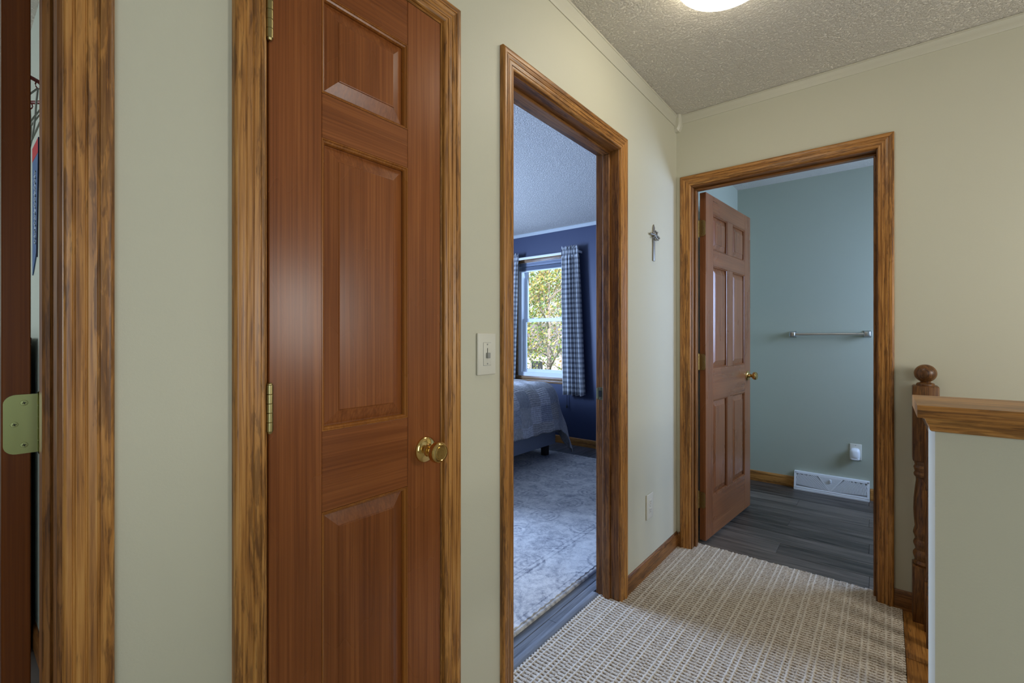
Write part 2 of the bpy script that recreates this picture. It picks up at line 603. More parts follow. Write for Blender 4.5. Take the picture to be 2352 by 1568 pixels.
# strike plate on the bedroom jamb
bm = new_bm()
box(bm, (-1.034, BD1 - 0.0022, 0.898), (-1.008, BD1 + 0.0005, 0.956), 0.0008, 1)
sp = obj('strike_plate', bm, ABRASS, tr2)
bm = new_bm()
box(bm, (-1.0275, BD1 - 0.0030, 0.912), (-1.0135, BD1 - 0.0020, 0.941))
obj('latch_hole', bm, DARK, sp)
for z in (0.904, 0.950):
    bm = new_bm()
    lathe(bm, [(0, .0012), (.003, .0008), (.0034, 0)], 10, T(-1.021, BD1 - 0.0022, z) @ Matrix.Rotation(R(90), 4, 'X'))
    obj('screw', bm, PEWTER, sp)
bm = new_bm()
loft(bm, [[(-1.0415, BD1 - 0.001, 0.903), (-1.034, BD1 - 0.002, 0.903), (-1.034, BD1 - .0005, 0.903), (-1.0415, BD1 + .002, 0.903)],
          [(-1.0415, BD1 - 0.001, 0.951), (-1.034, BD1 - 0.002, 0.951), (-1.034, BD1 - .0005, 0.951), (-1.0415, BD1 + .002, 0.951)]])
obj('strike_lip', bm, ABRASS, sp)

BB = [(0, 0), (.012, 0), (.012, .060), (.0105, .066), (.0105, .070), (.006, .080), (.003, .083), (0, .083)]
def baseboard(name, label, p, q, nrm, mat, h=1.0, prof=BB, z=0.0, cat='baseboard'):
    p, q, n = Vector(p), Vector(q), Vector(nrm)
    bmx = new_bm()
    loft(bmx, [[tuple(e + n * d + Vector((0, 0, z + zz * h))) for d, zz in prof] for e in (p, q)])
    return tag(obj(name, bmx, mat), label, cat, kind='structure')

LB = BD1 + RV + CASW
baseboard('baseboard_left', 'brown oak baseboard beside the bedroom doorway casing', (AX, LB, 0), (AX, BY, 0), (1, 0, 0), DOAKY)
baseboard('baseboard_left_closet', 'oak baseboard between closet and bedroom casings', (AX, CL1 + RV + CASW, 0), (AX, BD0 - RV - CASW, 0), (1, 0, 0), OAKY)
baseboard('baseboard_left_near', 'oak baseboard between side room door and closet', (AX, RD1 + RV + CASW, 0), (AX, CL0 - RV - CASW, 0), (1, 0, 0), OAKY)
baseboard('baseboard_end', 'short oak baseboard between bathroom casing and newel post', (BA1 + RV + CASW, BY, 0), (0.088, BY, 0), (0, -1, 0), DOAKX)
baseboard('baseboard_corner', 'tiny oak baseboard end in the hallway corner', (AX + .012, BY, 0), (BA0 - RV - CASW, BY, 0), (0, -1, 0), DOAKX)
baseboard('baseboard_bathroom', 'golden oak baseboard on bathroom wall left of the vent', (BATHX, BATHY, 0), (-0.564, BATHY, 0), (0, -1, 0), OAKX, 1.02)
baseboard('baseboard_bathroom_right', 'golden oak baseboard on bathroom wall right of the vent', (-0.088, BATHY, 0), (BATHR, BATHY, 0), (0, -1, 0), OAKX, 1.02)
baseboard('baseboard_bathroom_side', 'golden oak baseboard on bathroom wall behind the door', (BATHX, BYB + .002, 0), (BATHX, BATHY - .012, 0), (1, 0, 0), OAKY, 1.02)
baseboard('baseboard_bedroom', 'oak baseboard along the navy bedroom wall', (BEDX, BEDY, 0), (BATHX - .06, BEDY, 0), (0, -1, 0), OAKX)
baseboard('baseboard_room', 'brown baseboard on the side room wall past the hinge', (-4.2, ROOMY, 0), (AXB - .02, ROOMY, 0), (0, -1, 0), DOAKX)

CR = [(0, 0), (0.004, 0), (.0075, .008), (.0085, .020), (.0105, .032), (.014, .040), (.016, .0405), (.016, .047), (0.013, .050), (0, .050)]
baseboard('trim_crown_left', 'cream crown strip along the left wall top', (AX, HALLB, 0), (AX, BY, 0), (1, 0, 0), TRIMP, 1.26, CR, CEIL - .0631, 'crown moulding')
baseboard('trim_crown_end', 'cream crown strip along the end wall top', (AX + .02, BY, 0), (HALLR, BY, 0), (0, -1, 0), TRIMP, 0.96, CR, CEIL - .0481, 'crown moulding')
baseboard('trim_crown_bedroom', 'white crown strip atop the navy bedroom wall', (BEDX, BEDY, 0), (BATHX - .06, BEDY, 0), (0, -1, 0), BTRIM, 0.8, CR, CEIL - .0401, 'crown moulding')
# scalloped corner block
bm = new_bm()
prof = [(0, 0), (.034, 0), (.034, -.060), (.031, -.072), (.026, -.083), (.020, -.091), (.0, -.094)]
for k in range(1):
    L0 = [(AX + d, BY - .0, CEIL + z) for d, z in prof]
    L1 = [(AX + d * .96, BY - .024, CEIL + z * .99) for d, z in prof]
    L2 = [(AX + d * .72, BY - .036, CEIL + z * .86) for d, z in prof]
    loft(bm, [L0, L1, L2])
tag(obj('trim_corner_block', bm, TRIMP), 'small cream scalloped corner block under the crown strips', 'crown moulding', kind='structure')

# ------------------------------------------------------------------ doors
def rect_loops(x0, x1, z0, z1, prof):
    return [[(x0 + d, y, z0 + d), (x1 - d, y, z0 + d), (x1 - d, y, z1 - d), (x0 + d, y, z1 - d)] for d, y in prof]

def panel_door(root, W, H, Th, stile, openings, mst, mra, mpa, mmo, z0=0.0, mull=None, edge=None):
    """local: x along width from hinge side, y thickness (front at 0, back at Th), openings in x0,x1,z0,z1"""
    xs = sorted({o[0] for o in openings} | {o[1] for o in openings})
    zs = sorted({(o[2], o[3]) for o in openings})
    e = 0.0012
    def bx(lo, hi, m, name):
        bmx = new_bm()
        box(bmx, lo, hi, e, 1)
        return obj(name, bmx, m, root)
    g = 0.0004
    bx((0, 0, z0), (stile, Th, H), mst, 'stile')
    bx((W - stile, 0, z0), (W, Th, H), mst, 'stile')
    lv = [z0] + [v for a, b in zs for v in (a, b)] + [H]
    for i in range(0, len(lv), 2):
        bx((stile + g, g, lv[i]), (W - stile - g, Th - g, lv[i + 1]), mra, 'rail')
    if mull:
        for a, b in zs:
            bx((mull[0], g, a + g), (mull[1], Th - g, b - g), mst, 'mullion')
    for x0, x1, a, b in openings:
        # sticking
        for side in (0, 1):
            f = (lambda y: y) if side == 0 else (lambda y: Th - y)
            bmx = new_bm()
            pr = [(0, .0006), (.0025, .0006), (.004, .003), (.0075, .0045), (.0095, .0085), (.0095, .013), (0, .013)]
            loft(bmx, rect_loops(x0, x1, a, b, [(d, f(y)) for d, y in pr]), True, False)
            obj('panel_moulding', bmx, mmo, root, 25)
        bmx = new_bm()
        fr = [(.008, .0135), (.012, .0135), (.0400, .0040), (.0412, .0022), (.0425, .0018)]
        loops = rect_loops(x0, x1, a, b, fr)
        vs = [[bmx.verts.new(p) for p in L] for L in loops]
        bk = rect_loops(x0, x1, a, b, [(d, Th - y) for d, y in fr])
        vb = [[bmx.verts.new(p) for p in L] for L in bk]
        for V in (vs, vb):
            for A, B in zip(V, V[1:]):
                for i in range(4):
                    j = (i + 1) % 4
                    bmx.faces.new((A[i], A[j], B[j], B[i]))
            bmx.faces.new(V[-1])
        for i in range(4):
            j = (i + 1) % 4
            bmx.faces.new((vs[0][i], vs[0][j], vb[0][j], vb[0][i]))
        obj('panel', bmx, mpa, root, 6)

def knob(root, x, z, y, sgn, detail=True):
    """sgn=-1: sticks out towards -y (front)"""
    M = T(x, y, z) @ Matrix.Rotation(R(90) if sgn < 0 else R(-90), 4, 'X')
    bmx = new_bm()
    lathe(bmx, [(.0335, 0), (.0335, .003), (.032, .006), (.027, .009), (.020, .0115), (.0165, .013), (.015, .016), (.0145, .018), (0, .018)], 40, M)
    ro = obj('rosette', bmx, BRASS, root, 35)
    bmx = new_bm()
    lathe(bmx, [(.0105, .014), (.0105, .026), (.013, .030), (.0195, .034), (.0245, .039), (.0268, .045), (.0268, .052), (.0255, .057), (.0225, .060),
                (.0195, .0605), (.0180, .0588), (.0160, .0588), (.0150, .0602), (.0120, .0602), (0, .0606)], 40, M)
    kn = obj('knob', bmx, BRASS, root, 35)
    if detail:
        for dx in (-.008, -.004, 0, .004, .008):
            bmx = new_bm()
            hh = math.sqrt(.011 ** 2 - dx ** 2)
            p = [M @ Vector((dx - .0008, -hh, .0600)), M @ Vector((dx + .0008, hh, .0612))]
            box(bmx, [min(p[0][i], p[1][i]) for i in range(3)], [max(p[0][i], p[1][i]) for i in range(3)], .0004, 1)
            obj('knob_rib', bmx, BRASS, kn)
    return kn

def hinge_barrel(bmx, x, y, z, h, r=0.0065):
    n = 5
    for i in range(n):
        z0 = z - h / 2 + i * h / n
        lathe(bmx, [(r * .9, z0 + .0002), (r, z0 + .0008), (r, z0 + h / n - .0008), (r * .9, z0 + h / n - .0002)], 14, T(x, y, 0))
    lathe(bmx, [(0, z - h / 2 - .005), (.004, z - h / 2 - .004), (.0052, z - h / 2)], 14, T(x, y, 0))
    lathe(bmx, [(.0052, z + h / 2), (.0052, z + h / 2 + .002), (.003, z + h / 2 + .004), (0, z + h / 2 + .0045)], 14, T(x, y, 0))

# closet door: hinge on low-y side, front faces +x.  local x -> world y, local y -> world -x
Mc = Matrix(((0, -1, 0, AX + 0.0005), (1, 0, 0, CL0 + 0.003), (0, 0, 1, 0), (0, 0, 0, 1)))
CW = CL1 - CL0 - 0.006
d1 = thing('door_1', 'closed narrow reddish brown closet door with three raised panels', 'door', Mc, kind='structure')
o0, o1 = 0.5085 - CL0 - .003, 0.7430 - CL0 - .003
panel_door(d1, CW, JH - 0.011, 0.035, o0, [(o0, CW - o0 + .0, 0.235, 0.811), (o0, CW - o0, 0.983, 1.606), (o0, CW - o0, 1.701, 1.912)],
           FIRZ, FIRX, FIRZ, FIRM, 0.012)
knob(d1, CW - 0.052, 0.893, 0.0, -1)
for zc in (0.300, 1.046, 1.802):
    bm = new_bm()
    hinge_barrel(bm, -0.0015, -0.0065, zc, 0.090)
    obj('hinge', bm, ABRASS, d1)
bm = new_bm()
box(bm, (CW + .0005, .006, .885), (CW + .0028, .028, .942), .0005, 1)
obj('latch_plate', bm, BRASS, d1)

def leaf_hinge(root, px, py, leafdir, nrm, z, mat, barrel_r=0.0055, L=0.040):
    """leaf plate lying on a door edge. px,py pin position (local), leafdir unit 2d along plate, nrm outward normal of the edge"""
    h = 0.0925
    ld, nv = Vector((*leafdir, 0)), Vector((*nrm, 0))
    bmx = new_bm()
    out = []
    r = 0.014
    base = Vector((px, py, z))
    pts = [(0.0, -h / 2), (L - r, -h / 2)] + [(L - r + r * math.sin(a), -h / 2 + r - r * math.cos(a)) for a in [R(15 * k) for k in range(1, 7)]]
    pts += [(L - r + r * math.cos(a), h / 2 - r + r * math.sin(a)) for a in [R(15 * k) for k in range(0, 7)]] + [(0.0, h / 2)]
    lo = [base + ld * a + Vector((0, 0, b)) + nv * 0.0 for a, b in pts]
    hi = [p + nv * 0.0022 for p in lo]
    loft(bmx, [[tuple(p) for p in lo], [tuple(p) for p in hi]])
    hg = obj('hinge', bmx, mat, root)
    bmx = new_bm()
    hinge_barrel(bmx, px - nv.x * -.001, py - nv.y * -.001, z, h, barrel_r)
    obj('knuckle', bmx, mat, hg)
    rot = nv.to_track_quat('Z', 'Y').to_matrix().to_4x4()
    crosses = []
    for a, b in ((0.020, -.033), (0.0305, 0.0), (0.020, .033)):
        p = base + ld * a + Vector((0, 0, b)) + nv * 0.0022
        bmx = new_bm()
        lathe(bmx, [(.0045, 0), (.0042, .0007), (0, .0009)], 16, Matrix.Translation(p) @ rot)
        sc = obj('screw', bmx, mat, hg)
        for q_ in (0, 90):
            bmx = new_bm()
            box(bmx, (-.0022, -.0005, .0006), (.0022, .0005, .0012))
            bmesh.ops.transform(bmx, matrix=Matrix.Translation(p) @ rot @ Matrix.Rotation(R(q_ + 20), 4, 'Z'), verts=bmx.verts)
            for f_ in bmx.faces:
                f_.material_index = 1
            crosses.append(bmx)
        mrg = new_bm()
        for cbm in crosses:
            tmp = bpy.data.meshes.new('tmp')
            cbm.to_mesh(tmp)
            cbm.free()
            mrg.from_mesh(tmp)
            bpy.data.meshes.remove(tmp)
        mrg.from_mesh(sc.data)
        mrg.to_mesh(sc.data)
        mrg.free()
        sc.data.materials.append(DARK)
        crosses.clear()
    return hg

# bathroom door: hinge at left jamb, opened into the bathroom about 85 degrees
ang = R(85.3)
# closed: local x along +x, front (hall side) at local y=0 facing -y; pin at (0, Th)
pin = Vector((BA0 - 0.0005, BYB + 0.006, 0))
Th = 0.035
Mb = T(*pin) @ Matrix.Rotation(ang, 4, 'Z') @ T(0.003, -Th - 0.006, 0)
d2 = thing('door_2', 'open brown six panel bathroom door with brass knob', 'door', Mb, kind='structure')
W2 = 0.800
s2, mu = 0.112, 0.096
pw = (W2 - 2 * s2 - mu) / 2
ops = []
for a, b in ((0.250, 0.815), (1.005, 1.610), (1.705, 1.915)):
    ops += [(s2, s2 + pw, a, b), (W2 - s2 - pw, W2 - s2, a, b)]
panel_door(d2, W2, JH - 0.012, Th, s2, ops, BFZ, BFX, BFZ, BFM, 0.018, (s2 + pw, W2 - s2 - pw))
knob(d2, W2 - 0.060, 0.925, 0.0, -1, False)
knob(d2, W2 - 0.060, 0.905, Th, 1, False)
for zc in (0.250, 1.045, 1.815):
    leaf_hinge(d2, -0.003, Th + 0.006, (0, -1), (-1, 0), zc, ABRASS)

# side room door: hinge at y=RD1 jamb, opened into the room
pinr = Vector((AXB - 0.0075, RD1 - 0.001, 0))
# local: x along width away from hinge, y: front (room side) = 0 ... Th ; pin near local (0,0)
aR = 90.5
# open direction pointing to -x
dx = Vector((math.cos(R(180 + (aR - 90))), math.sin(R(180 + (aR - 90))), 0))
dx = Vector((-math.cos(R(aR - 90)), math.sin(R(aR - 90)), 0))
ny = Vector((-dx.y, dx.x, 0))            # left of dx -> points to -y (hall face side)
Mr = Matrix(((dx.x, ny.x, 0, pinr.x), (dx.y, ny.y, 0, pinr.y), (0, 0, 1, 0), (0, 0, 0, 1))) @ T(0.004, 0.0145, 0)
d3 = thing('door_3', 'open brown side room door, its edge coloured as shaded, seen edge on with greenish brass hinge', 'door', Mr, kind='structure')
W3 = 0.755
pw3 = (W3 - 2 * s2 - mu) / 2
ops = []
for a, b in ((0.250, 0.815), (1.005, 1.610), (1.705, 1.915)):
    ops += [(s2, s2 + pw3, a, b), (W3 - s2 - pw3, W3 - s2, a, b)]
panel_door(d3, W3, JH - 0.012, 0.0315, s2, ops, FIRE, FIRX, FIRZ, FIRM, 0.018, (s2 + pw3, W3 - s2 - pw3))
for zc in (0.250, 1.046, 1.815):
    leaf_hinge(d3, -0.0004, -0.0125, (0, 1), (-1, 0), zc, GBRASS, L=0.0425)
knob(d3, W3 - 0.060, 0.905, Th, 1, False)

# ------------------------------------------------------------------ hallway carpet (real loop relief)
def carpet_height(X, Y):
    P = 0.0726
    base = np.floor(X / P)
    f = X - base * P
    ridge = np.zeros_like(X)
    for x0, wd, amp in ((0.0, .0042, .95), (P, .0042, .95), (0.0200, .0042, .95), (0.0465, .0026, .62)):
        ridge = np.maximum(ridge, amp * np.clip(1 - (np.abs(f - x0) / wd) ** 2, 0, 1) ** 0.5)
    col = base * 3 + (f > .02) + (f > .0465)
    q = 0.0172
    cy = Y / q + 0.5 * np.mod(col, 2) * 0.5 + 0.15 * np.sin(col * 1.7)
    dy = np.abs(cy - np.floor(cy + 0.5)) * q
    loop = 0.84 * np.clip(1 - (dy / 0.0068) ** 2, 0, 1) ** 0.6
    return np.maximum(ridge, loop)

def carpet():
    st = 0.0031
    x0, x1, y0, y1 = AXB + 0.018, CARX1, 0.78, BYB - 0.010
    nx, ny_ = int((x1 - x0) / st), int((y1 - y0) / st)
    xs, ys = np.linspace(x0, x1, nx + 1), np.linspace(y0, y1, ny_ + 1)
    X, Y = np.meshgrid(xs, ys, indexing='ij')
    Xn = X + rng.normal(0, 0.0005, X.shape)
    Yn = Y + rng.normal(0, 0.0005, X.shape)
    H = carpet_height(Xn, Yn) + rng.normal(0, 0.10, X.shape)
    Z = 0.0005 + 0.0052 * np.clip(H, -0.1, 1.2)
    C = np.clip(H + rng.normal(0, 0.14, X.shape), 0, 1)
    cxm, cym = (X[:-1, :-1] + X[1:, 1:]) / 2, (Y[:-1, :-1] + Y[1:, 1:]) / 2
    hall = (cxm > AX) & (cym < BY)
    bedd = (cxm <= AX) & (cym > BD0) & (cym < BD1)
    bath = (cym >= BY) & (cxm > BA0) & (cxm < BA1)
    keep = hall | bedd | bath
    idx = np.arange((nx + 1) * (ny_ + 1)).reshape(nx + 1, ny_ + 1)
    q = np.stack([idx[:-1, :-1], idx[1:, :-1], idx[1:, 1:], idx[:-1, 1:]], -1)[keep]
    used = np.unique(q)
    remap = np.full(idx.size, -1)
    remap[used] = np.arange(len(used))
    q = remap[q]
    V = np.stack([Xn, Yn, Z], -1).reshape(-1, 3)[used]
    cv = C.reshape(-1)[used]
    me = bpy.data.meshes.new('hall_carpet')
    nv0 = len(V)
    # coarse remainder behind the camera (flat pile)
    ext = np.array([[AX, HALLB, .003], [HALLR, HALLB, .003], [HALLR, .78, .003], [AX, .78, .003],
                    [CARX1, .78, .003], [HALLR, .99, .003], [CARX1, .99, .003]])
    V = np.concatenate([V, ext])
    me.vertices.add(len(V))
    me.vertices.foreach_set('co', V.reshape(-1))
    faces = np.concatenate([q, [[nv0, nv0 + 1, nv0 + 2, nv0 + 3], [nv0 + 4, nv0 + 2, nv0 + 5, nv0 + 6]]])
    n = len(faces)
    me.loops.add(n * 4)
    me.loops.foreach_set('vertex_index', faces.reshape(-1).astype(np.int32))
    me.polygons.add(n)
    me.polygons.foreach_set('loop_start', np.arange(0, n * 4, 4, dtype=np.int32))
    me.update(calc_edges=True)
    at = me.attributes.new('pile', 'FLOAT', 'POINT')
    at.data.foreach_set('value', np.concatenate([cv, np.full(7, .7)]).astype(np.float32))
    me.validate()
    m = NT('loop_carpet')
    a = m.n('ShaderNodeAttribute', attribute_name='pile')
    v = m.coord()
    fl = m.noise(v, 330, 3, 0.7)
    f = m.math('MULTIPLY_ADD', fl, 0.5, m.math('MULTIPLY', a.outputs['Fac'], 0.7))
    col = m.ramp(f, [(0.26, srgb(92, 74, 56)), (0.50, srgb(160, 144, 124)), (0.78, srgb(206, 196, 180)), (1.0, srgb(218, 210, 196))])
    m.l(col, m.b.inputs['Base Color'])
    m.set(Roughness=0.95)
    m.b.inputs['Specular IOR Level'].default_value = 0.1
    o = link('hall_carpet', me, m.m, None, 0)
    tag(o, 'beige loop pile carpet with ribbed grid pattern covering the hallway floor', 'carpet', kind='stuff')
carpet()

# threshold strip in bedroom doorway
bm = new_bm()
loft(bm, [[(-1.064, y, 0), (-1.062, y, .004), (-1.050, y, .0065), (-1.036, y, .0065), (-1.026, y, .004), (-1.0245, y, 0)] for y in (BD0 + .001, BD1 - .001)])
tag(obj('threshold_strip', bm, STRIP), 'grey vinyl threshold strip between hallway carpet and bedroom planks', 'threshold')

# ------------------------------------------------------------------ hall wall fittings
sw = thing('dimmer_switch', 'ivory slide dimmer switch plate on the wall between closet and bedroom', 'light switch', T(AX, 1.0225, 1.134))
def plate(root, mat, w_, h_, t, mp, bev=.004):
    bmx = new_bm()
    lo, hi = mp(-w_ / 2, 0, -h_ / 2), mp(w_ / 2, t, h_ / 2)
    box(bmx, [min(lo[i], hi[i]) for i in range(3)], [max(lo[i], hi[i]) for i in range(3)], bev, 3)
    return obj('wall_plate', bmx, mat, root)
mX = lambda s, d, z: (d, s, z)
def pbox(root, name, mat, mp, s0, s1, d0, d1, z0, z1, bev=0.0):
    bmx = new_bm()
    lo, hi = mp(s0, d0, z0), mp(s1, d1, z1)
    box(bmx, [min(lo[i], hi[i]) for i in range(3)], [max(lo[i], hi[i]) for i in range(3)], bev, 2)
    return obj(name, bmx, mat, root)
plate(sw, IVORY, .080, .124, .0075, mX)
pbox(sw, 'dimmer_insert', IVORY, mX, -.0165, .0165, .0070, .0088, -.0335, .0335, .0006)
pbox(sw, 'insert_gap', GREYPL, mX, -.0173, .0173, .0060, .0078, -.0343, .0343)
pbox(sw, 'slot', DARK, mX, -.0012, .0012, .0085, .0091, -.012, .0175)
pbox(sw, 'slider', GREYPL, mX, -.0055, .0055, .0085, .0165, -.0125, .0040, .001)
for z in (-.0285, .0285):
    bm = new_bm()
    lathe(bm, [(.0026, 0), (.0022, .001), (0, .0012)], 10, T(.0088, 0, z) @ Matrix.Rotation(R(90), 4, 'Y'))
    obj('screw', bm, GREYPL, sw)

ol = thing('wall_outlet', 'ivory duplex outlet low on the wall past the bedroom doorway', 'outlet', T(AX, 2.247, 0.338))
plate(ol, IVORY, .080, .124, .0075, mX)
for z in (-.020, .020):
    so = pbox(ol, 'socket', IVORY, mX, -.0165, .0165, .0070, .0090, z - .014, z + .014, .004)
    for s_, hh in ((-.006, .004), (.006, .0033)):
        pbox(so, 'slot', DARK, mX, s_ - .0009, s_ + .0009, .0085, .0093, z - hh + .003, z + hh + .003)
    pbox(so, 'ground_hole', DARK, mX, -.002, .002, .0085, .0093, z - .010, z - .006, .001)
bm = new_bm()
lathe(bm, [(.0028, 0), (.0022, .001), (0, .0012)], 10, T(.0075, 0, 0) @ Matrix.Rotation(R(90), 4, 'Y'))
obj('screw', bm, GREYPL, ol)

# wall cross
cr = thing('wall_cross', 'slim pewter wall cross with knotted arms beside the bathroom doorway', 'cross', T(AX, 2.300, 1.577))
bm = new_bm()
hw = .0115
loft(bm, [[(.001, -hw, 0), (.007, -hw, 0), (.010, 0, 0), (.007, hw, 0), (.001, hw, 0)],
          [(.001, -hw * .8, .17), (.007, -hw * .8, .17), (.010, 0, .17), (.007, hw * .8, .17), (.001, hw * .8, .17)],
          [(.001, -.001, .187), (.004, -.001, .187), (.005, 0, .188), (.004, .001, .187), (.001, .001, .187)]])
obj('shaft', bm, PEWTER, cr)
def arm(pts, r):
    bmx = new_bm()
    tube(bmx, pts, r, 8)
    obj('arm', bmx, PEWTER, cr)
arm([(.009, -.058, .130), (.014, -.030, .130), (.018, 0, .128), (.015, .028, .126), (.010, .056, .124)], .0052)
arm([(.010, .036, .152), (.015, .018, .146), (.018, 0, .136), (.015, -.020, .122), (.011, -.030, .112)], .0036)
arm([(.010, .046, .114), (.015, .022, .110), (.018, 0, .114), (.016, -.018, .130), (.012, -.030, .142)], .0036)
arm([(.017, -.012, .150), (.019, .006, .140), (.019, -.004, .124), (.017, .004, .104)], .0042)

# ceiling light
GLASS = NT('frosted_lamp_glass')
GLASS.set(Base_Color=(0.9, 0.9, 0.84, 1), Roughness=0.3)
GLASS.b.inputs['Emission Color'].default_value = (1.0, 0.93, 0.78, 1)
GLASS.b.inputs['Emission Strength'].default_value = 12.0
cl = thing('ceiling_light', 'round frosted glass dome light on the hallway ceiling', 'ceiling light', T(-0.412, 1.655, CEIL))
bm = new_bm()
lathe(bm, [(.155, 0), (.160, -.004), (.160, -.018), (.150, -.022), (0, -.022)], 48)
obj('pan', bm, ABRASS, cl)
bm = new_bm()
pr = [(.163, -.020), (.167, -.026)]
for k in range(1, 13):
    a = R(90) * k / 12
    pr.append((.167 * math.cos(a), -.026 - .080 * math.sin(a)))
pr[-1] = (0, pr[-1][1])
lathe(bm, pr, 48, None, False)
obj('glass_dome', bm, GLASS.m, cl, 60)
bm = new_bm()
lathe(bm, [(.010, -.104), (.012, -.110), (.007, -.118), (0, -.121)], 16)
obj('finial', bm, ABRASS, cl)

# ------------------------------------------------------------------ balustrade and half wall
NX, NY = 0.1290, 2.592
nw = thing('newel_post', 'turned brown oak newel post with ball finial against the end wall', 'newel post', T(NX, NY, 0))
hw = .0415
bm = new_bm()
box(bm, (-hw, -hw, 0), (hw, hw, .232), .003)
obj('base_block', bm, NOAKZ, nw)
bm = new_bm()
box(bm, (-hw, -hw, .668), (hw, hw, .984), .006)
obj('top_block', bm, NOAKZ, nw)
bm = new_bm()
pr = [(.034, .225), (.038, .240), (.034, .252), (.036, .258), (.040, .272), (.040, .282), (.032, .296), (.034, .305), (.039, .318), (.039, .326), (.033, .340),
      (.036, .352), (.040, .364), (.038, .376), (.034, .392), (.0375, .43), (.0390, .465), (.0375, .51), (.034, .55), (.0305, .585), (.031, .597), (.037, .605),
      (.038, .613), (.034, .622), (.036, .630), (.0385, .640), (.034, .650), (.036, .659), (.038, .672)]
lathe(bm, pr, 32)
obj('turned_shaft', bm, NOAKZ, nw)
bm = new_bm()
pr = [(.030, .982), (.030, .990), (.027, .994), (.018, .997), (.016, 1.000)]
cz, rb = 1.0345, .0372
for k in range(0, 17):
    a = R(-62) + R(152) * k / 16
    pr.append((rb * math.cos(a), cz + rb * math.sin(a)))
pr[-1] = (0, pr[-1][1])
lathe(bm, pr, 32)
obj('ball_finial', bm, NOAKZ, nw)

def make_baluster():
    b = thing('baluster', 'turned brown oak baluster between newel post and half wall', 'baluster', None, 'stair balusters in a row')
    h2 = .0165
    bmx = new_bm()
    box(bmx, (-h2, -h2, .0), (h2, h2, .200), .002)
    obj('base_block', bmx, NOAKZ, b)
    bmx = new_bm()
    pr = [(.0135, .195), (.0155, .207), (.013, .218), (.0155, .230), (.0125, .242), (.011, .26), (.0145, .32), (.0155, .36), (.0135, .43), (.0105, .52), (.0095, .56),
          (.013, .568), (.0150, .578), (.012, .588), (.0145, .597), (.0150, .604)]
    lathe(bmx, pr, 16)
    obj('turned_shaft', bmx, NOAKZ, b)
    bmx = new_bm()
    box(bmx, (-h2, -h2, .602), (h2, h2, .868), .002)
    obj('top_block', bmx, NOAKZ, b)
    return b
b0 = make_baluster()
RX = 0.1375
ORD = ['first', 'second', 'third', 'fourth', 'fifth', 'sixth', 'seventh', 'eighth', 'ninth', 'tenth']
ys = [2.507 - .1305 * k for k in range(10)]
for i, y in enumerate(ys):
    if i == 0:
        r = b0
    else:
        r = b0.copy()
        COL.objects.link(r)
        for ch in b0.children:
            c = ch.copy()
            COL.objects.link(c)
            c.parent = r
    r.location = (RX, y, 0.0)
    r['label'] = 'turned brown oak baluster, %s in the row counted from the newel post' % ORD[i]
bm = new_bm()
hp = [(-.014, 0), (-.030, .008), (-.031, .022), (-.026, .036), (-.016, .045), (0, .048), (.016, .045), (.026, .036), (.031, .022), (.030, .008), (.014, 0)]
loft(bm, [[(RX + a, y, .868 + z) for a, z in hp] for y in (1.136, NY - .0415)])
tag(obj('handrail', bm, NOAKY), 'brown oak handrail running from newel post to half wall', 'handrail')
# oak nosing boards at the stairwell edge
for k, (a, b) in enumerate(((1.135, 1.66), (1.66, 2.25), (2.25, BY - .001))):
    bm = new_bm()
    box(bm, (CARX1 + .001, a + .0006, -.008), (WELLX + .022, b - .0006, .0), .003)
    o = obj('nosing_board', bm, OAKY)
    tag(o, ('golden oak floor board reaching the half wall end', 'golden oak floor board in the middle of the baluster row',
            'golden oak floor board under the newel post')[k], 'floor board', 'stairwell edge boards')

# half wall
HX, HY0, HY1 = 0.060, 0.9935, 1.1290
bm = new_bm()
box(bm, (HX, HY0, 0), (HALLR, HY1, 1.043), .003, 2)
tag(obj('wall_half', bm, CREAM, None, 30), 'half height wall beside the stairwell under an oak cap', 'wall', kind='structure')
cap = thing('trim_cap', 'golden oak cap rail on top of the half wall', 'cap rail', T(HX, HY0, 1.043), kind='structure')
c0, c1 = -.0285, (HY1 - HY0) + .0185
ov = .0215
bm = new_bm()
pr = [(c0 + .002, .013), (c0, .017), (c0, .027), (c0 + .004, .032), (c1 - .004, .032), (c1, .027), (c1, .017), (c1 - .002, .013)]
def capend(ins):
    return [(-ov + ins, y, z) for y, z in pr]
L0 = [(-ov, y, z) for y, z in pr]
L1 = [(HALLR - HX, y, z) for y, z in pr]
loft(bm, [L0, L1])
obj('cap_board', bm, OAKX, cap)
def cove(name, pts_out):
    bmx = new_bm()
    loft(bmx, pts_out)
    obj(name, bmx, OAKX, cap)
cp = [(0, .013), (.014, .013), (.014, .0105), (.0115, .0100), (.0095, .004), (.006, -.002), (.0055, -.008), (.0035, -.010), (0, -.010)]
cove('cove_moulding', [[(-d, -d, z) for d, z in cp], [(HALLR - HX, -d, z) for d, z in cp]])
cove('cove_moulding', [[(-d, -d, z) for d, z in cp], [(-d, HY1 - HY0, z) for d, z in cp]])

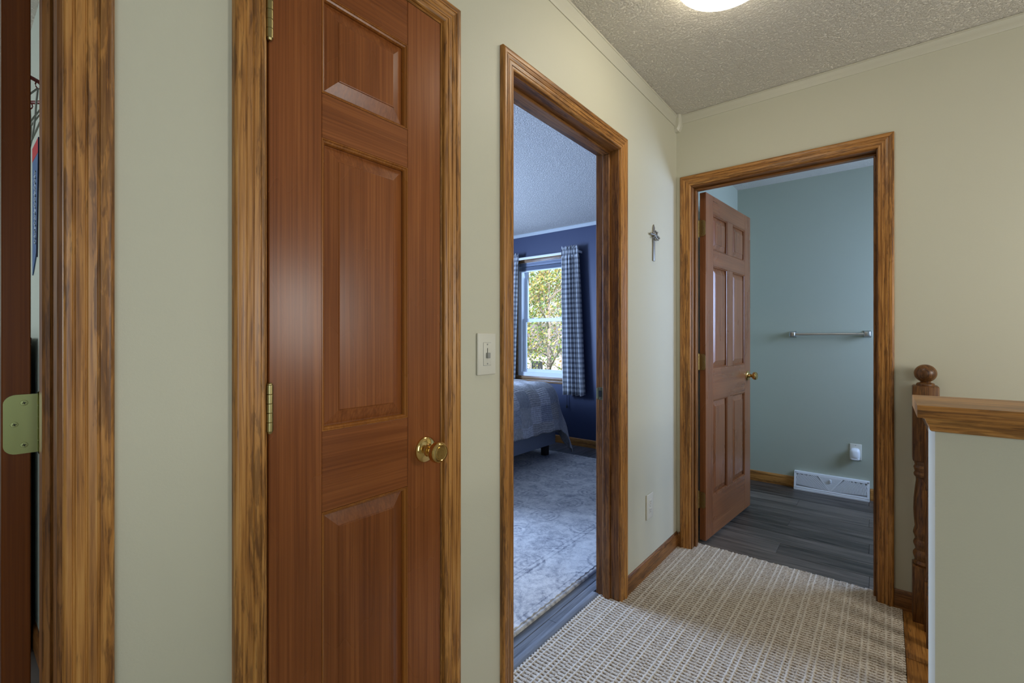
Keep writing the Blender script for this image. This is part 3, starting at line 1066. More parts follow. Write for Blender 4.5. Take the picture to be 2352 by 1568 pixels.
# ------------------------------------------------------------------ bathroom fittings
mB = lambda s, d, z: (s, -d, z)
tb = thing('towel_bar', 'brushed nickel towel bar on the sage bathroom wall', 'towel bar', T(-0.338, BATHY, 1.2135))
bm = new_bm()
tube(bm, [(-.234, -.055, 0), (.234, -.055, 0)], .0095, 12)
obj('bar', bm, CHROME, tb)
for s_ in (-.234, .234):
    bm = new_bm()
    box(bm, (s_ - .019, -.074, -.019), (s_ + .019, -.034, .019), .006, 3)
    po = obj('bracket', bm, CHROME, tb)
    bm = new_bm()
    loft(bm, [[(s_ - .019, -.036, -.019), (s_ + .019, -.036, -.019), (s_ + .019, -.036, .019), (s_ - .019, -.036, .019)],
              [(s_ - .015, -.020, -.015), (s_ + .015, -.020, -.015), (s_ + .015, -.020, .015), (s_ - .015, -.020, .015)],
              [(s_ - .024, -.004, -.024), (s_ + .024, -.004, -.024), (s_ + .024, -.004, .024), (s_ - .024, -.004, .024)],
              [(s_ - .024, 0, -.024), (s_ + .024, 0, -.024), (s_ + .024, 0, .024), (s_ - .024, 0, .024)]])
    obj('mount', bm, CHROME, po)

oc = thing('bathroom_outlet', 'ivory outlet plate behind the white plug-in freshener', 'outlet', T(-0.1735, BATHY, 0.340))
plate(oc, IVORY, .072, .118, .006, mB)
bm = new_bm()
lathe(bm, [(.003, 0), (.0022, .001), (0, .0012)], 10, T(0, -.006, .048) @ Matrix.Rotation(R(90), 4, 'X'))
obj('screw', bm, GREYPL, oc)
fr = thing('plug_in_freshener', 'white rounded plug-in air freshener on the bathroom wall outlet', 'air freshener', T(-0.1770, BATHY - .0062, 0.330))
bm = new_bm()
def rr(w_, h_, d, z, y):
    pts = []
    for k in range(24):
        a = 2 * math.pi * k / 24
        ca, sa = math.cos(a), math.sin(a)
        e = 0.55
        pts.append((w_ * math.copysign(abs(ca) ** e, ca), y, z + h_ * math.copysign(abs(sa) ** e, sa)))
    return pts
loft(bm, [rr(.026, .036, 0, 0, 0), rr(.030, .041, 0, 0, -.012), rr(.031, .042, 0, -.001, -.028), rr(.027, .036, 0, -.003, -.042), rr(.016, .022, 0, -.004, -.049)])
obj('body', bm, WHITE, fr, 50)
bm = new_bm()
loft(bm, [[(x, y, z) for x, y, z in rr(.0285, .011, 0, -.034, -.024)], rr(.0275, .010, 0, -.034, -.042), rr(.022, .007, 0, -.034, -.047)])
obj('drip_tray', bm, WHITE, fr, 50)

vt = thing('baseboard_vent', 'white baseboard vent register with fan shaped louvers below the outlet', 'vent', T(-0.3265, BATHY, 0))
VL, VH = .2355, .137
def vy(z):      # front surface depth
    return -.058 + .030 * (z / VH)
bm = new_bm()
loft(bm, [[(x, 0, .003), (x, -.050, .003), (x, -.022, VH - .006), (x, 0, VH - .004)] for x in (-VL + .004, VL - .004)])
obj('duct_box', bm, plain('vent_duct_grey', (.40, .41, .43, 1), .7), vt)  # plain mid grey duct interior behind the louvers
def vstrip(bmx, pts, wdt, t=.003):
    """ribbon of width wdt lying on the tilted front, through (x,z) points"""
    for (xa, za), (xb, zb) in zip(pts, pts[1:]):
        d = Vector((xb - xa, zb - za))
        n = Vector((-d.y, d.x)).normalized() * wdt / 2
        q = [(xa + n.x, za + n.y), (xb + n.x, zb + n.y), (xb - n.x, zb - n.y), (xa - n.x, za - n.y)]
        loft(bmx, [[(x, vy(z), z) for x, z in q], [(x, vy(z) + t, z) for x, z in q]])
bm = new_bm()
vstrip(bm, [(-VL, .014), (VL, .014)], .028, .006)
vstrip(bm, [(-VL, VH - .007), (VL, VH - .007)], .014, .006)
vstrip(bm, [(-VL + .007, .004), (-VL + .007, VH - .004)], .014, .006)
vstrip(bm, [(VL - .007, .004), (VL - .007, VH - .004)], .014, .006)
vstrip(bm, [(0, .026), (-.078, VH - .010)], .007, .005)
vstrip(bm, [(0, .026), (.078, VH - .010)], .007, .005)
obj('frame', bm, WHITE, vt)
for s_ in (-1, 1):
    bm = new_bm()
    loft(bm, [[(s_ * VL, 0, .0), (s_ * VL, -.058, 0), (s_ * VL, -.0285, VH), (s_ * VL, 0, VH)],
              [(s_ * (VL - .004), 0, .0), (s_ * (VL - .004), -.058, 0), (s_ * (VL - .004), -.0285, VH), (s_ * (VL - .004), 0, VH)]])
    obj('end_cap', bm, WHITE, vt)
bm = new_bm()
loft(bm, [[(x, 0, VH - .004), (x, -.0285, VH - .004), (x, -.0275, VH), (x, 0, VH + .001)] for x in (-VL, VL)])
obj('top_flange', bm, WHITE, vt)
bm = new_bm()
vstrip(bm, [(-VL, .008), (VL, .008)], .002, -.002)
vstrip(bm, [(-VL, .020), (VL, .020)], .002, -.002)
obj('rib', bm, WHITE, vt)
for s_ in (-1, 1):
    bm = new_bm()
    rad = .012
    while rad < .262:
        pts = []
        for k in range(13):
            a = R(4 + 52 * k / 12)
            x, z = rad * math.cos(a), .026 + rad * math.sin(a)
            if z < VH - .011 and x < VL - .012 and x > (z - .026) * .78 + .002:
                pts.append((s_ * x, z))
        if len(pts) > 1:
            vstrip(bm, pts, .0058)
        rad += .0088
    o = obj('louver_fan', bm, WHITE, vt)
    o['kind'] = 'stuff'
bm = new_bm()
z = .036
while z < VH - .014:
    hx = (z - .026) * .78 - .003
    vstrip(bm, [(-hx, z), (hx, z)], .0062)
    z += .0085
o = obj('louver_center', bm, WHITE, vt)
o['kind'] = 'stuff'
bm = new_bm()
box(bm, (-.006, vy(.1) - .012, .088), (.006, vy(.1) + .002, .112), .003)
obj('damper_lever', bm, WHITE, vt)

# ------------------------------------------------------------------ bedroom: window, blind, curtains
wi = thing('window_1', 'white double hung window in the navy bedroom wall', 'window', T((WX0 + WX1) / 2, BEDY, WZ0), kind='structure')
ww, wh = (WX1 - WX0) / 2, WZ1 - WZ0
def wframe(name, x0, x1, z0, z1, wd, y0, y1, mat, root, bev=.003):
    bmx = new_bm()
    pr = [(0, y0), (wd - bev, y0), (wd, y0 + bev), (wd, y1), (0, y1), (0, y0)]
    loft(bmx, rect_loops(x0, x1, z0, z1, pr[:-1] + [pr[0]]), True, False)
    return obj(name, bmx, mat, root)
wframe('frame', -ww, ww, 0, wh, .045, .005, .110, VINYLW, wi)
mz = 1.400 - WZ0
PANE = NT('window_glass')
PANE.t.nodes.remove(PANE.b)
tr_, gl_ = PANE.n('ShaderNodeBsdfTransparent'), PANE.n('ShaderNodeBsdfGlossy')
gl_.inputs['Roughness'].default_value = 0.02
mx_ = PANE.n('ShaderNodeMixShader')
mx_.inputs[0].default_value = 0.0008
PANE.l(tr_.outputs[0], mx_.inputs[1])
PANE.l(gl_.outputs[0], mx_.inputs[2])
PANE.l(mx_.outputs[0], PANE.out.inputs[0])
for (z0, z1, y0) in ((0.040, mz + .018, .040), (mz - .018, wh - .040, .072)):
    sa = wframe('sash', -ww + .045, ww - .045, z0, z1, .040, y0, y0 + .028, VINYLW, wi)
    bm = new_bm()
    box(bm, (-ww + .08, y0 + .012, z0 + .035), (ww - .08, y0 + .016, z1 - .035))
    obj('pane', bm, PANE.m, sa)
for x in (-.17, .17):
    bm = new_bm()
    box(bm, (x - .03, .036, mz + .018), (x + .03, .062, mz + .030), .004)
    obj('sash_lock', bm, CHROME, wi)
# wood casing
def wcas(name, x0, x1, z0, z1, mat, d=.016):
    bmx = new_bm()
    box(bmx, (x0, -d, z0), (x1, 0, z1), .004)
    return obj(name, bmx, mat, wi)
wcas('casing_head', -ww - .06, ww + .06, wh, wh + .062, GOAKX)
for s_ in (-1, 1):
    wcas('casing_side', min(s_ * ww, s_ * (ww + .06)), max(s_ * ww, s_ * (ww + .06)), 0, wh, GOAKX)
wcas('casing_sill', -ww - .06, ww + .06, -.036, 0, GOAKX, .020)
wcas('casing_apron', -ww - .06, ww + .06, -.070, -.037, GOAKX, .013)

bl = thing('window_blind', 'grey blind drawn up to the top of the bedroom window', 'blind', T((WX0 + WX1) / 2, BEDY, WZ1))
BLIND = plain('blue_grey_blind', (.16, .19, .25, 1), .5)
bm = new_bm()
box(bm, (-ww + .003, .004, -.045), (ww - .003, .040, -.002), .004)
obj('head_rail', bm, BLIND, bl)
for k in range(6):
    bm = new_bm()
    z = -.050 - k * .007
    box(bm, (-ww + .006, .002, z - .0055), (ww - .006, .0395, z), .002, 1)
    obj('slat', bm, BLIND, bl)
bm = new_bm()
box(bm, (-ww + .006, .003, -.103), (ww - .006, .0395, -.092), .003)
obj('bottom_rail', bm, VINYLW, bl)
# cord with tassel hanging past the curtain hem
bm = new_bm()
cxo = -2.770 - (WX0 + WX1) / 2
tube(bm, [(cxo + .06, -.004, -.03), (cxo + .01, -.022, -.10), (cxo, -.024, -.4), (cxo, -.024, -1.655)], .0016, 6)
tube(bm, [(cxo + .07, -.004, -.03), (cxo + .028, -.022, -.10), (cxo + .022, -.024, -.4), (cxo + .004, -.024, -1.65)], .0016, 6)
co = obj('pull_cord', bm, plain('dark_cord', (.02, .025, .05, 1), .7), bl)
bm = new_bm()
lathe(bm, [(.003, -1.645), (.008, -1.652), (.011, -1.668), (.010, -1.678), (0, -1.680)], 12, T(cxo, -.024, 0))
obj('tassel', bm, BLACK, co)

rod = thing('curtain_rod', 'flat white curtain rod above the bedroom window', 'curtain rod', T((WX0 + WX1) / 2, BEDY, 2.125))
bm = new_bm()
box(bm, (-.50, -.083, -.014), (.50, -.076, .014), .002)
obj('rail', bm, WHITE, rod)
for s_ in (-1, 1):
    bm = new_bm()
    box(bm, (s_ * .50 - .004, -.080, -.013), (s_ * .50 + .004, -.0005, .013), .002)
    obj('return_bracket', bm, WHITE, rod)

def gingham():
    m = NT('grey_check_cotton')
    uv = m.n('ShaderNodeUVMap', uv_map='uv').outputs[0]
    sx = m.n('ShaderNodeSeparateXYZ')
    m.l(uv, sx.inputs[0])
    def st(c, ph=0.0):
        f = m.math('FRACT', m.math('MULTIPLY_ADD', c, 1 / .054, ph))
        a = m.math('LESS_THAN', f, 0.50)
        thin = m.math('MULTIPLY', m.math('GREATER_THAN', f, 0.70), m.math('LESS_THAN', f, 0.77))
        return m.math('MAXIMUM', a, m.math('MULTIPLY', thin, 0.45))
    t = m.math('MULTIPLY', m.math('ADD', st(sx.outputs[0]), st(sx.outputs[1], .3)), 0.5)
    wv = m.noise(m.mapping(uv, (700, 700, 700)), 1, 2)
    t = m.math('MULTIPLY_ADD', wv, 0.10, t)
    col = m.ramp(t, [(0.02, srgb(238, 238, 234)), (0.55, srgb(180, 182, 184)), (1.0, srgb(118, 120, 126))])
    m.l(col, m.b.inputs['Base Color'])
    m.set(Roughness=0.85)
    tl = m.n('ShaderNodeBsdfTranslucent')
    m.l(col, tl.inputs[0])
    mxs = m.n('ShaderNodeMixShader')
    mxs.inputs[0].default_value = 0.25
    m.l(m.b.outputs[0], mxs.inputs[1])
    m.l(tl.outputs[0], mxs.inputs[2])
    m.l(mxs.outputs[0], m.out.inputs[0])
    return m.m
GING = gingham()
def curtain(x0, x1, ztop, zbot, label, folds, seed, skew):
    rs = random.Random(seed)
    nu, nv = 90, 60
    V, UV, F = [], [], []
    ph = rs.random() * 6
    for j in range(nv + 1):
        t = j / nv
        z = ztop + (zbot - ztop) * t
        for i in range(nu + 1):
            u = i / nu
            amp = .010 + .016 * min(1, t * 3)
            a = 2 * math.pi * folds * u + ph
            y = -.083 - .012 + amp * math.sin(a) + .006 * math.sin(2.3 * a + 1)
            if abs(z - 2.125) < .05:
                y = -.092 + .006 * math.sin(a * 2)
            wgt = 1.0 + .0 * t
            x = x0 + (x1 - x0) * (u + .012 * math.sin(a + 1.3)) * wgt + skew[0] * t * (1 - u) + skew[1] * t * u
            zz = z
            if j == 0:
                zz += .012 * math.sin(a * 3.1) + .008 * rs.random()
            if j == nv:
                zz += .006 * math.sin(a)
            V.append((x, BEDY + y, zz))
            UV.append((u * (x1 - x0) * 1.55, z))
    for j in range(nv):
        for i in range(nu):
            a = j * (nu + 1) + i
            F.append((a, a + 1, a + nu + 2, a + nu + 1))
    me = bpy.data.meshes.new('curtain')
    me.from_pydata(V, [], F)
    ul = me.uv_layers.new(name='uv')
    li = np.zeros(len(me.loops), dtype=np.int32)
    me.loops.foreach_get('vertex_index', li)
    ul.data.foreach_set('uv', np.array(UV, dtype=np.float32)[li].reshape(-1))
    o = link('curtain', me, GING, None, 180)
    sol = o.modifiers.new('thickness', 'SOLIDIFY')
    sol.thickness = .0015
    sub = None
    return tag(o, label, 'curtain', 'grey checked bedroom curtains')
curtain(-2.800, -2.585, 2.180, 0.568, 'grey and white checked curtain nearest the hallway doorway, blind cord beneath', 5, 3, (.02, .075))
curtain(-3.700, -3.400, 2.180, 0.568, 'grey and white checked curtain on the bed headboard side of the window', 6, 5, (-.03, -.055))

# ------------------------------------------------------------------ bedroom: rug and bed
def rug():
    x0, x1, y0, y1 = -3.60, -1.142, 1.10, 4.03
    bmx = new_bm()
    pr = [(0, 0), (-.000, .005), (.003, .009), (.010, .011), (.020, .010)]
    loops = [[(x0 + d, y0 + d, z), (x1 - d, y0 + d, z), (x1 - d, y1 - d, z), (x0 + d, y1 - d, z)] for d, z in pr]
    vs = [[bmx.verts.new(p) for p in L] for L in loops]
    for A, B in zip(vs, vs[1:]):
        for i in range(4):
            j = (i + 1) % 4
            bmx.faces.new((A[i], A[j], B[j], B[i]))
    bmx.faces.new(vs[-1])
    bmx.faces.new(vs[0])
    m = NT('distressed_rug')
    v = m.coord()
    sx = m.n('ShaderNodeSeparateXYZ')
    m.l(v, sx.inputs[0])
    X, Y = sx.outputs[0], sx.outputs[1]
    ex = m.math('MINIMUM', m.math('SUBTRACT', x1, X), m.math('SUBTRACT', X, x0))
    ey = m.math('MINIMUM', m.math('SUBTRACT', y1, Y), m.math('SUBTRACT', Y, y0))
    e = m.math('MINIMUM', ex, ey)
    dist = m.noise(v, 9, 4, 0.6)
    n1 = m.noise(v, 5.5, 6, 0.7, 1.2)
    n2 = m.noise(v, 26, 5, 0.75, 0.8)
    n3 = m.noise(v, 210, 3, 0.7)
    # motif rings on a grid
    def cell(c, off):
        f = m.math('FRACT', m.math('MULTIPLY_ADD', c, 1 / .30, off))
        return m.math('SUBTRACT', f, 0.5)
    rx, ry = cell(X, .35), cell(Y, .1)
    rad = m.math('SQRT', m.math('ADD', m.math('MULTIPLY', rx, rx), m.math('MULTIPLY', m.math('MULTIPLY', ry, ry), 0.7)))
    rad = m.math('MULTIPLY_ADD', n2, 0.08, rad)
    rings = m.math('MULTIPLY_ADD', m.math('SINE', m.math('MULTIPLY', rad, 62)), 0.5, 0.5)
    rmask = m.math('MULTIPLY', m.math('LESS_THAN', rad, 0.36), m.ramp(n1, [(.42, (0, 0, 0)), (.62, (1, 1, 1))]))
    rings = m.math('MULTIPLY', m.math('MULTIPLY', rings, rmask), 0.20)
    a = m.math('MULTIPLY_ADD', n1, 0.62, m.math('MULTIPLY', n2, 0.62))
    a = m.math('MULTIPLY_ADD', n3, 0.34, a)
    a = m.math('SUBTRACT', a, 0.08)
    a = m.math('SUBTRACT', a, rings)
    # border lines
    def line(at, wd):
        return m.math('LESS_THAN', m.math('ABSOLUTE', m.math('SUBTRACT', e, at)), wd)
    ln = m.math('ADD', line(.255, .006), m.math('ADD', line(.285, .004), line(.050, .004)))
    ln = m.math('MULTIPLY', ln, m.math('MULTIPLY', dist, 0.16))
    a = m.math('SUBTRACT', a, ln)
    col = m.ramp(a, [(0.46, srgb(96, 98, 106)), (0.58, srgb(152, 151, 152)), (0.72, srgb(196, 193, 188)), (0.9, srgb(222, 218, 210))])
    m.l(col, m.b.inputs['Base Color'])
    m.set(Roughness=0.95)
    h = m.math('MULTIPLY_ADD', ln, -4.0, m.math('ADD', n3, m.math('MULTIPLY', n2, .6)))
    m.bump(h, 0.5, 0.003)
    o = obj('area_rug', bmx, m.m, None, 40)
    tag(o, 'large faded grey rug with worn medallion pattern on the bedroom floor', 'rug')
    # corded border loops
    for (p, q) in (((x1 - .022, y0 + .02), (x1 - .022, y1 - .02)), ((x0 + .02, y1 - .022), (x1 - .02, y1 - .022))):
        bmx = new_bm()
        n = 220
        pts = []
        for k in range(n + 1):
            t = k / n
            pts.append((p[0] + (q[0] - p[0]) * t + (.003 * math.sin(k * 1.9) if p[0] == q[0] else 0),
                        p[1] + (q[1] - p[1]) * t + (.003 * math.sin(k * 1.9) if p[1] == q[1] else 0), .0095 + .0012 * math.sin(k * 1.3)))
        tube(bmx, pts, .0045, 6)
        obj('border_cord', bmx, m.m, o)
rug()

BX0, BX1, BYA, BYB2 = -4.68, -2.575, 2.33, 3.885
BASE = plain('slate_upholstery', (0.22, 0.24, 0.29, 1), 0.8)
bed = thing('bed', 'upholstered grey blue bed frame with mattress on the rug', 'bed', T((BX0 + BX1) / 2, (BYA + BYB2) / 2, 0))
def bpart(name, lo, hi, mat, bev=.01, par=None):
    bmx = new_bm()
    box(bmx, lo, hi, bev)
    o = obj(name, bmx, mat)
    fixparent(o, bed)
    return o
bpart('foot_rail', (BX1 - .04, BYA, .128), (BX1, BYB2, .36), BASE)
bpart('side_rail', (BX0, BYA, .128), (BX1 - .041, BYA + .04, .36), BASE)
bpart('side_rail', (BX0, BYB2 - .04, .128), (BX1 - .041, BYB2, .36), BASE)
bpart('headboard', (BX0 - .06, BYA - .02, .02), (BX0 - .001, BYB2 + .02, 1.20), BASE, .02)
bpart('mattress', (BX0 + .01, BYA + .045, .30), (BX1 - .045, BYB2 - .045, .655), plain('mattress_ticking', (.6, .6, .6, 1), .8), .06)
LEGM = plain('dark_wood_leg', (.02, .015, .012, 1), .5)
for x in (BX0 + .06, BX1 - .09):
    for y in (BYA + .06, BYB2 - .06):
        bpart('leg', (x - .03, y - .03, .0115 if x > -3.6 else .0), (x + .03, y + .03, .128), LEGM, .004)

def quilt():
    R0 = .19
    top = .742
    cx1, cy1, cy0 = BX1 - .02 - .10, BYB2 - .02 - .10, BYA + .02 + .10
    drop = .66
    st = .020
    xs = np.arange(BX0 + .42, cx1 + drop - .085, st)
    ys = np.arange(cy0 - drop, cy1 + drop + 1e-6, st)
    V, UV = [], []
    for x in xs:
        for y in ys:
            dx_ = max(0.0, x - cx1)
            dy_ = (y - cy1) if y > cy1 else ((y - cy0) if y < cy0 else 0.0)
            L = math.hypot(dx_, dy_)
            bxp, byp = min(x, cx1), min(max(y, cy0), cy1)
            z = top
            if L > 1e-6:
                nx_, ny_ = dx_ / L, dy_ / L
                q = R0 * math.pi / 2
                if L < q:
                    out = R0 * math.sin(L / R0)
                    z = top - R0 * (1 - math.cos(L / R0))
                else:
                    ex = L - q
                    corner = min(abs(dx_), abs(dy_)) / (L + 1e-6)
                    fl = .13 + .20 * corner
                    wob = .012 * math.sin(14 * (x if abs(dy_) > dx_ else y)) * min(1, ex * 6)
                    out = R0 + fl * ex + wob
                    z = top - R0 - ex * math.sqrt(max(.2, 1 - fl * fl))
                bxp += nx_ * out
                byp += ny_ * out
            z += .006 * math.sin(x * 21 + 2 * math.sin(y * 9)) * math.sin(y * 17) + .004 * math.sin(34 * y + 11 * x)
            z = max(z, .022 + .01 * random.random())
            V.append((bxp, byp, z))
            UV.append((x, y))
    ny_n = len(ys)
    F = []
    for i in range(len(xs) - 1):
        for j in range(ny_n - 1):
            a = i * ny_n + j
            F.append((a, a + ny_n, a + ny_n + 1, a + 1))
    me = bpy.data.meshes.new('quilt')
    me.from_pydata(V, [], F)
    ul = me.uv_layers.new(name='uv')
    li = np.zeros(len(me.loops), dtype=np.int32)
    me.loops.foreach_get('vertex_index', li)
    ul.data.foreach_set('uv', np.array(UV, dtype=np.float32)[li].reshape(-1))
    m = NT('patchwork_quilt')
    uv = m.n('ShaderNodeUVMap', uv_map='uv').outputs[0]
    mp = m.mapping(uv, (1 / .16, 1 / .16, 1))
    fl = m.n('ShaderNodeVectorMath', operation='FLOOR')
    m.l(mp, fl.inputs[0])
    wn_ = m.n('ShaderNodeTexWhiteNoise', noise_dimensions='2D')
    m.l(fl.outputs[0], wn_.inputs['Vector'])
    rnd_ = wn_.outputs['Value']
    sxn = m.n('ShaderNodeSeparateXYZ')
    m.l(uv, sxn.inputs[0])
    wx_ = m.math('SINE', m.math('MULTIPLY', sxn.outputs[0], 330))
    wy_ = m.math('SINE', m.math('MULTIPLY', sxn.outputs[1], 330))
    sel = m.math('GREATER_THAN', rnd_, 0.5)
    st_ = m.math('ADD', m.math('MULTIPLY', wx_, sel), m.math('MULTIPLY', wy_, m.math('SUBTRACT', 1.0, sel)))
    nz = m.noise(uv, 38, 4, 0.7)
    base = m.ramp(rnd_, [(0.0, srgb(152, 152, 155)), (0.35, srgb(190, 188, 186)), (0.6, srgb(172, 165, 156)), (0.85, srgb(214, 212, 210)), (1.0, srgb(160, 162, 168))])
    pat = m.ramp(nz, [(0.40, (.72, .72, .72)), (0.62, (1.12, 1.12, 1.12))])
    col = m.mix(0.8, base, pat, 'MULTIPLY')
    m.l(col, m.b.inputs['Base Color'])
    m.set(Roughness=0.9)
    big = m.noise(uv, 16, 3, .6, 1.5)
    m.bump(m.math('ADD', m.math('MULTIPLY', st_, .35), m.math('ADD', nz, m.math('MULTIPLY', big, 2.0))), 0.9, 0.006)
    o = link('quilt', me, m.m, None, 180)
    s = o.modifiers.new('thickness', 'SOLIDIFY')
    s.thickness = .008
    s.offset = 1
    tag(o, 'grey patchwork quilt draped over the foot of the bed', 'quilt')
quilt()

# ------------------------------------------------------------------ side room: seen through the hinge gap
hp_ = thing('basketball_hoop', 'small red basketball hoop with net on the side room wall', 'basketball hoop', T(-2.02, ROOMY, 1.93))
RED = plain('red_rim', (.22, .018, .012, 1), .4)
NET = plain('net_cord', (.42, .44, .40, 1), .8)
HC, HR = -.150, .135
bm = new_bm()
ring = [(HR * math.cos(2 * math.pi * k / 40), HC + HR * math.sin(2 * math.pi * k / 40), 0) for k in range(41)]
tube(bm, ring, .0055, 8, None, False)
obj('rim', bm, RED, hp_)
bm = new_bm()
box(bm, (-.03, HC + HR - .002, -.03), (.03, -.0005, .006), .003)
obj('mount', bm, RED, hp_)
for k in range(12):
    bm = new_bm()
    a = 2 * math.pi * (k + .5) / 12
    c = Vector((HR * math.cos(a), HC + HR * math.sin(a), -.012))
    tv = Vector((-math.sin(a), math.cos(a), 0))
    tube(bm, [c + tv * .008 * math.cos(q) + Vector((0, 0, .009 * math.sin(q))) for q in [2 * math.pi * j / 10 for j in range(11)]], .0017, 6, None, False)
    obj('net_hook', bm, RED, hp_)
bm = new_bm()
for k in range(12):
    for sg in (-1, 1):
        pts = []
        for j in range(7):
            t = j / 6
            a = 2 * math.pi * (k + .5 + sg * t * 1.5) / 12
            rr_ = HR * (1 - .42 * t ** .7)
            pts.append((rr_ * math.cos(a), HC + rr_ * math.sin(a), -.020 - .20 * t))
        tube(bm, pts, .0024, 6)
obj('net', bm, NET, hp_)

pn = thing('pennant', 'blue and red felt pennant hanging on the side room wall', 'pennant', T(-2.545, ROOMY, 1.49))
def flat(name, pts, mat, t0, t1, par):
    bmx = new_bm()
    loft(bmx, [[(x, -t0, z) for x, z in pts], [(x, -t1, z) for x, z in pts]])
    return obj(name, bmx, mat, par)
PB = plain('pennant_blue', (.07, .13, .27, 1), .8)
PR = plain('pennant_red', (.42, .03, .04, 1), .8)
PW = plain('pennant_white', (.35, .42, .5, 1), .8)
flat('blue_field', [(-.085, .385), (.085, .385), (.030, .02), (-.085, -.06)], PB, .001, .004, pn)
flat('red_band', [(-.085, .386), (.085, .386), (.085, .44), (-.085, .44)], PR, .001, .0042, pn)
bm = new_bm()
rs = random.Random(4)
pts = []
for k in range(46):
    pts.append((.012 + .018 * math.sin(k * 1.7), -.0048, .33 - k * .0062))
tube(bm, pts, .0035, 5)
obj('lettering_script', bm, PW, pn)
flat('edge_stripe', [(.086, .44), (.093, .44), (.040, .0), (.030, .0), (.085, .385)], plain('pennant_navy', (.01, .015, .05, 1), .8), .001, .0045, pn)

cb = thing('tall_upright', 'black cabinet against the side room wall behind the door', 'upright', T(-2.90, ROOMY - .18, 0))  # black block standing for a dark strip of unknown kind
bm = new_bm()
box(bm, (-.38, -.16, .0), (.385, .164, 1.16), .006)
obj('body', bm, BLACK, cb)
bm = new_bm()
box(bm, (-.39, -.17, 1.161), (.392, .164, 1.185), .004)
obj('top', bm, BLACK, cb)
for s_ in (-1, 1):
    bm = new_bm()
    box(bm, (min(s_ * .004, s_ * .37), -.178, .06), (max(s_ * .004, s_ * .37), -.161, 1.14), .003)
    dd = obj('door', bm, BLACK, cb)
    bm = new_bm()
    lathe(bm, [(.005, 0), (.005, .012), (.010, .016), (.009, .022), (0, .024)], 14, T(s_ * .03, -.178, .62) @ Matrix.Rotation(R(90), 4, 'X'))
    obj('knob', bm, CHROME, dd)

# ------------------------------------------------------------------ windows out of view, some added to carry fill light
def hidden_window(name, label, M, w_, h_):
    """local: x width, z height, y outward from the wall towards the room is -y"""
    t = thing(name, label, 'window', M, kind='structure')
    def fr(nm, x0, x1, z0, z1, wd, y0, y1, mat):
        bmx = new_bm()
        pr = [(0, y0), (wd, y0), (wd, y1), (0, y1), (0, y0)]
        loft(bmx, rect_loops(x0, x1, z0, z1, pr), True, False)
        return obj(nm, bmx, mat, t)
    fr('casing', -w_ / 2 - .06, w_ / 2 + .06, -h_ / 2 - .06, h_ / 2 + .06, .06, -.016, -.0005, OAKZ)
    bmx = new_bm()
    box(bmx, (-w_ / 2, -.006, -h_ / 2), (w_ / 2, -.001, h_ / 2))
    obj('pane', bmx, WHITE, t)
    bmx = new_bm()
    box(bmx, (-w_ / 2, -.014, -.02), (w_ / 2, -.0065, .02))
    obj('meeting_rail', bmx, VINYLW, t)
hidden_window('window_2', 'bedroom window beside the headboard', T(BEDX, 1.68, 1.45) @ Matrix.Rotation(R(90), 4, 'Z'), 1.15, 1.25)
hidden_window('window_3', 'bathroom window on the wall opposite the open door', T(BATHR, 3.62, 1.45) @ Matrix.Rotation(R(-90), 4, 'Z'), .8, .95)
hidden_window('window_6', 'stairwell window on the right hand wall', T(HALLR, 1.75, 1.38) @ Matrix.Rotation(R(-90), 4, 'Z'), .50, .55)
hidden_window('window_4', 'added landing window for fill light on the right hand wall', T(HALLR, -.75, 1.35) @ Matrix.Rotation(R(-90), 4, 'Z'), 1.3, 1.5)  # unseen window added around the landing fill light
hidden_window('window_5', 'added side room window for fill light on the wall facing the hoop', T(-2.9, HALLB, 1.5) @ Matrix.Rotation(R(180), 4, 'Z'), 1.2, 1.2)  # unseen window put in to go with the side room fill

# ------------------------------------------------------------------ outdoors: tree, house, lawn
bm = new_bm()
GZ = -3.1
box(bm, (-40, 5.2, GZ - .2), (20, 60, GZ))
tag(obj('ground', bm, NT('lawn').set(Base_Color=(.10, .15, .04, 1), Roughness=.9).m, None, 0), 'green lawn outside the bedroom window', 'lawn', kind='structure')

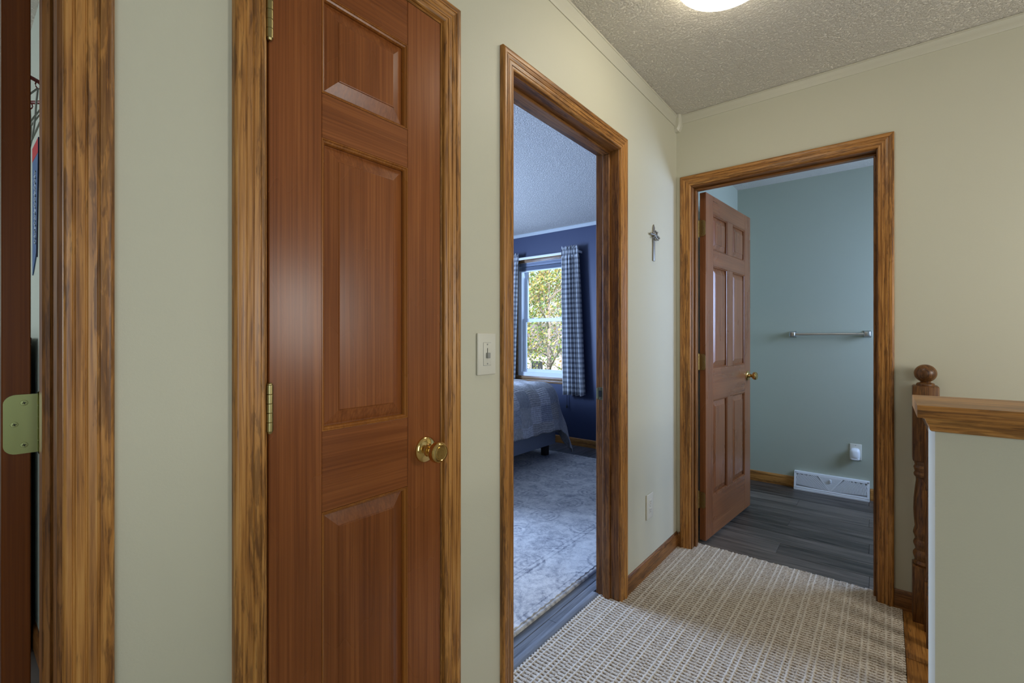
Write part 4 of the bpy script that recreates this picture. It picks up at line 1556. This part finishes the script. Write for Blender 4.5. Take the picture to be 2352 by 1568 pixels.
def tree(loc, label, h, seed, nleaf, spread):
    rs = random.Random(seed)
    t = thing('tree', label, 'tree', T(*loc), 'trees outside the bedroom window')
    bark = NT('grey_bark').set(Base_Color=(.34, .31, .30, 1), Roughness=.9).m
    bmx = new_bm()
    tips = []
    trunk = [(0, 0, 0), (.04, .02, h * .2), (-.03, .04, h * .36), (.05, 0, h * .55), (0, .05, h * .8), (.05, 0, h)]
    tube(bmx, trunk, .12, 8, [1, .9, .75, .55, .3, .08])
    obj('trunk', bmx, bark, t)
    bmx = new_bm()
    def branch(p, d, L, r, lev):
        pts = [p]
        q = Vector(p)
        dd = Vector(d)
        for k in range(4):
            dd = (dd + Vector((rs.uniform(-.22, .22), rs.uniform(-.22, .22), rs.uniform(-.05, .22)))).normalized()
            q = q + dd * L / 4
            pts.append(tuple(q))
            tips.append(tuple(q))
        tube(bmx, pts, r, 5, [1, .8, .6, .4, .2], False)
        if lev < 3:
            for k in range(3 if lev < 2 else 2):
                s = rs.randint(1, 4)
                nd = (dd + Vector((rs.uniform(-.9, .9), rs.uniform(-.9, .9), rs.uniform(-.2, .7)))).normalized()
                branch(pts[s], nd, L * .62, r * .5, lev + 1)
    for k in range(15):
        z = h * (.28 + .62 * k / 15)
        a = k * 2.4 + rs.uniform(-.3, .3)
        L = spread * (1.0 - .55 * k / 15)
        branch((.02, .02, z), (math.cos(a), math.sin(a), .55), L, .035, 0)
    obj('branches', bmx, bark, t)
    V, F, C = [], [], []
    pal = [(.40, .52, .14), (.58, .60, .14), (.22, .38, .12), (.66, .56, .16), (.34, .50, .22), (.64, .68, .34), (.56, .40, .20), (.18, .34, .16)]
    for k in range(nleaf):
        c = Vector(rs.choice(tips)) + Vector((rs.gauss(0, .13), rs.gauss(0, .13), rs.gauss(0, .13)))
        n = Vector((rs.gauss(0, 1), rs.gauss(0, 1), rs.gauss(.5, 1))).normalized()
        a = n.orthogonal().normalized()
        b = n.cross(a)
        sL, sW = rs.uniform(.035, .060), rs.uniform(.022, .036)
        i = len(V)
        V += [c - a * sL, c + b * sW + n * .006, c + a * sL, c - b * sW + n * .006]
        F.append((i, i + 1, i + 2, i + 3))
        hz = (c.z / h)
        cc = rs.choice(pal[3:7]) if (hz > .8 and rs.random() < .5) else rs.choice(pal)
        C += [(*cc, 1)] * 4
    me = bpy.data.meshes.new('foliage')
    me.from_pydata([tuple(v) for v in V], [], F)
    ca = me.color_attributes.new('leaf', 'FLOAT_COLOR', 'POINT')
    ca.data.foreach_set('color', np.array(C, dtype=np.float32).reshape(-1))
    m = NT('autumn_leaf')
    at = m.n('ShaderNodeVertexColor', layer_name='leaf')
    m.l(at.outputs[0], m.b.inputs['Base Color'])
    m.set(Roughness=.5)
    tl = m.n('ShaderNodeBsdfTranslucent')
    m.l(at.outputs[0], tl.inputs[0])
    ms = m.n('ShaderNodeMixShader')
    ms.inputs[0].default_value = .4
    m.l(m.b.outputs[0], ms.inputs[1])
    m.l(tl.outputs[0], ms.inputs[2])
    m.l(ms.outputs[0], m.out.inputs[0])
    o = link('foliage', me, m.m, t, 0)
    o['kind'] = 'stuff'
tree((-7.7, 11.2, GZ), 'yellow green autumn tree just outside the bedroom window', 6.6, 21, 6500, 2.1)
tree((-12.5, 19.5, GZ), 'taller thin autumn tree standing behind the nearer tree', 7.4, 8, 4000, 2.6)

hs = thing('house', 'white sided neighbouring house behind the trees', 'house', T(-19, 32, GZ))
SID = plain('white_siding', (.62, .64, .66, 1), .7)
bm = new_bm()
box(bm, (-6, -4, 0), (6, 4, 3.6))
obj('wall', bm, SID, hs)
bm = new_bm()
loft(bm, [[(x, -4.5, 3.5), (x, 4.5, 3.5), (x, 0, 5.6)] for x in (-6.4, 6.4)])
obj('roof', bm, plain('grey_shingle', (.16, .16, .17, 1), .9), hs)
for x in (-4, -1.2, 1.6, 4.2):
    bm = new_bm()
    box(bm, (x - .5, -4.06, 1.2), (x + .5, -3.99, 2.6))
    wd_ = obj('window', bm, plain('dark_pane', (.04, .05, .06, 1), .2), hs)
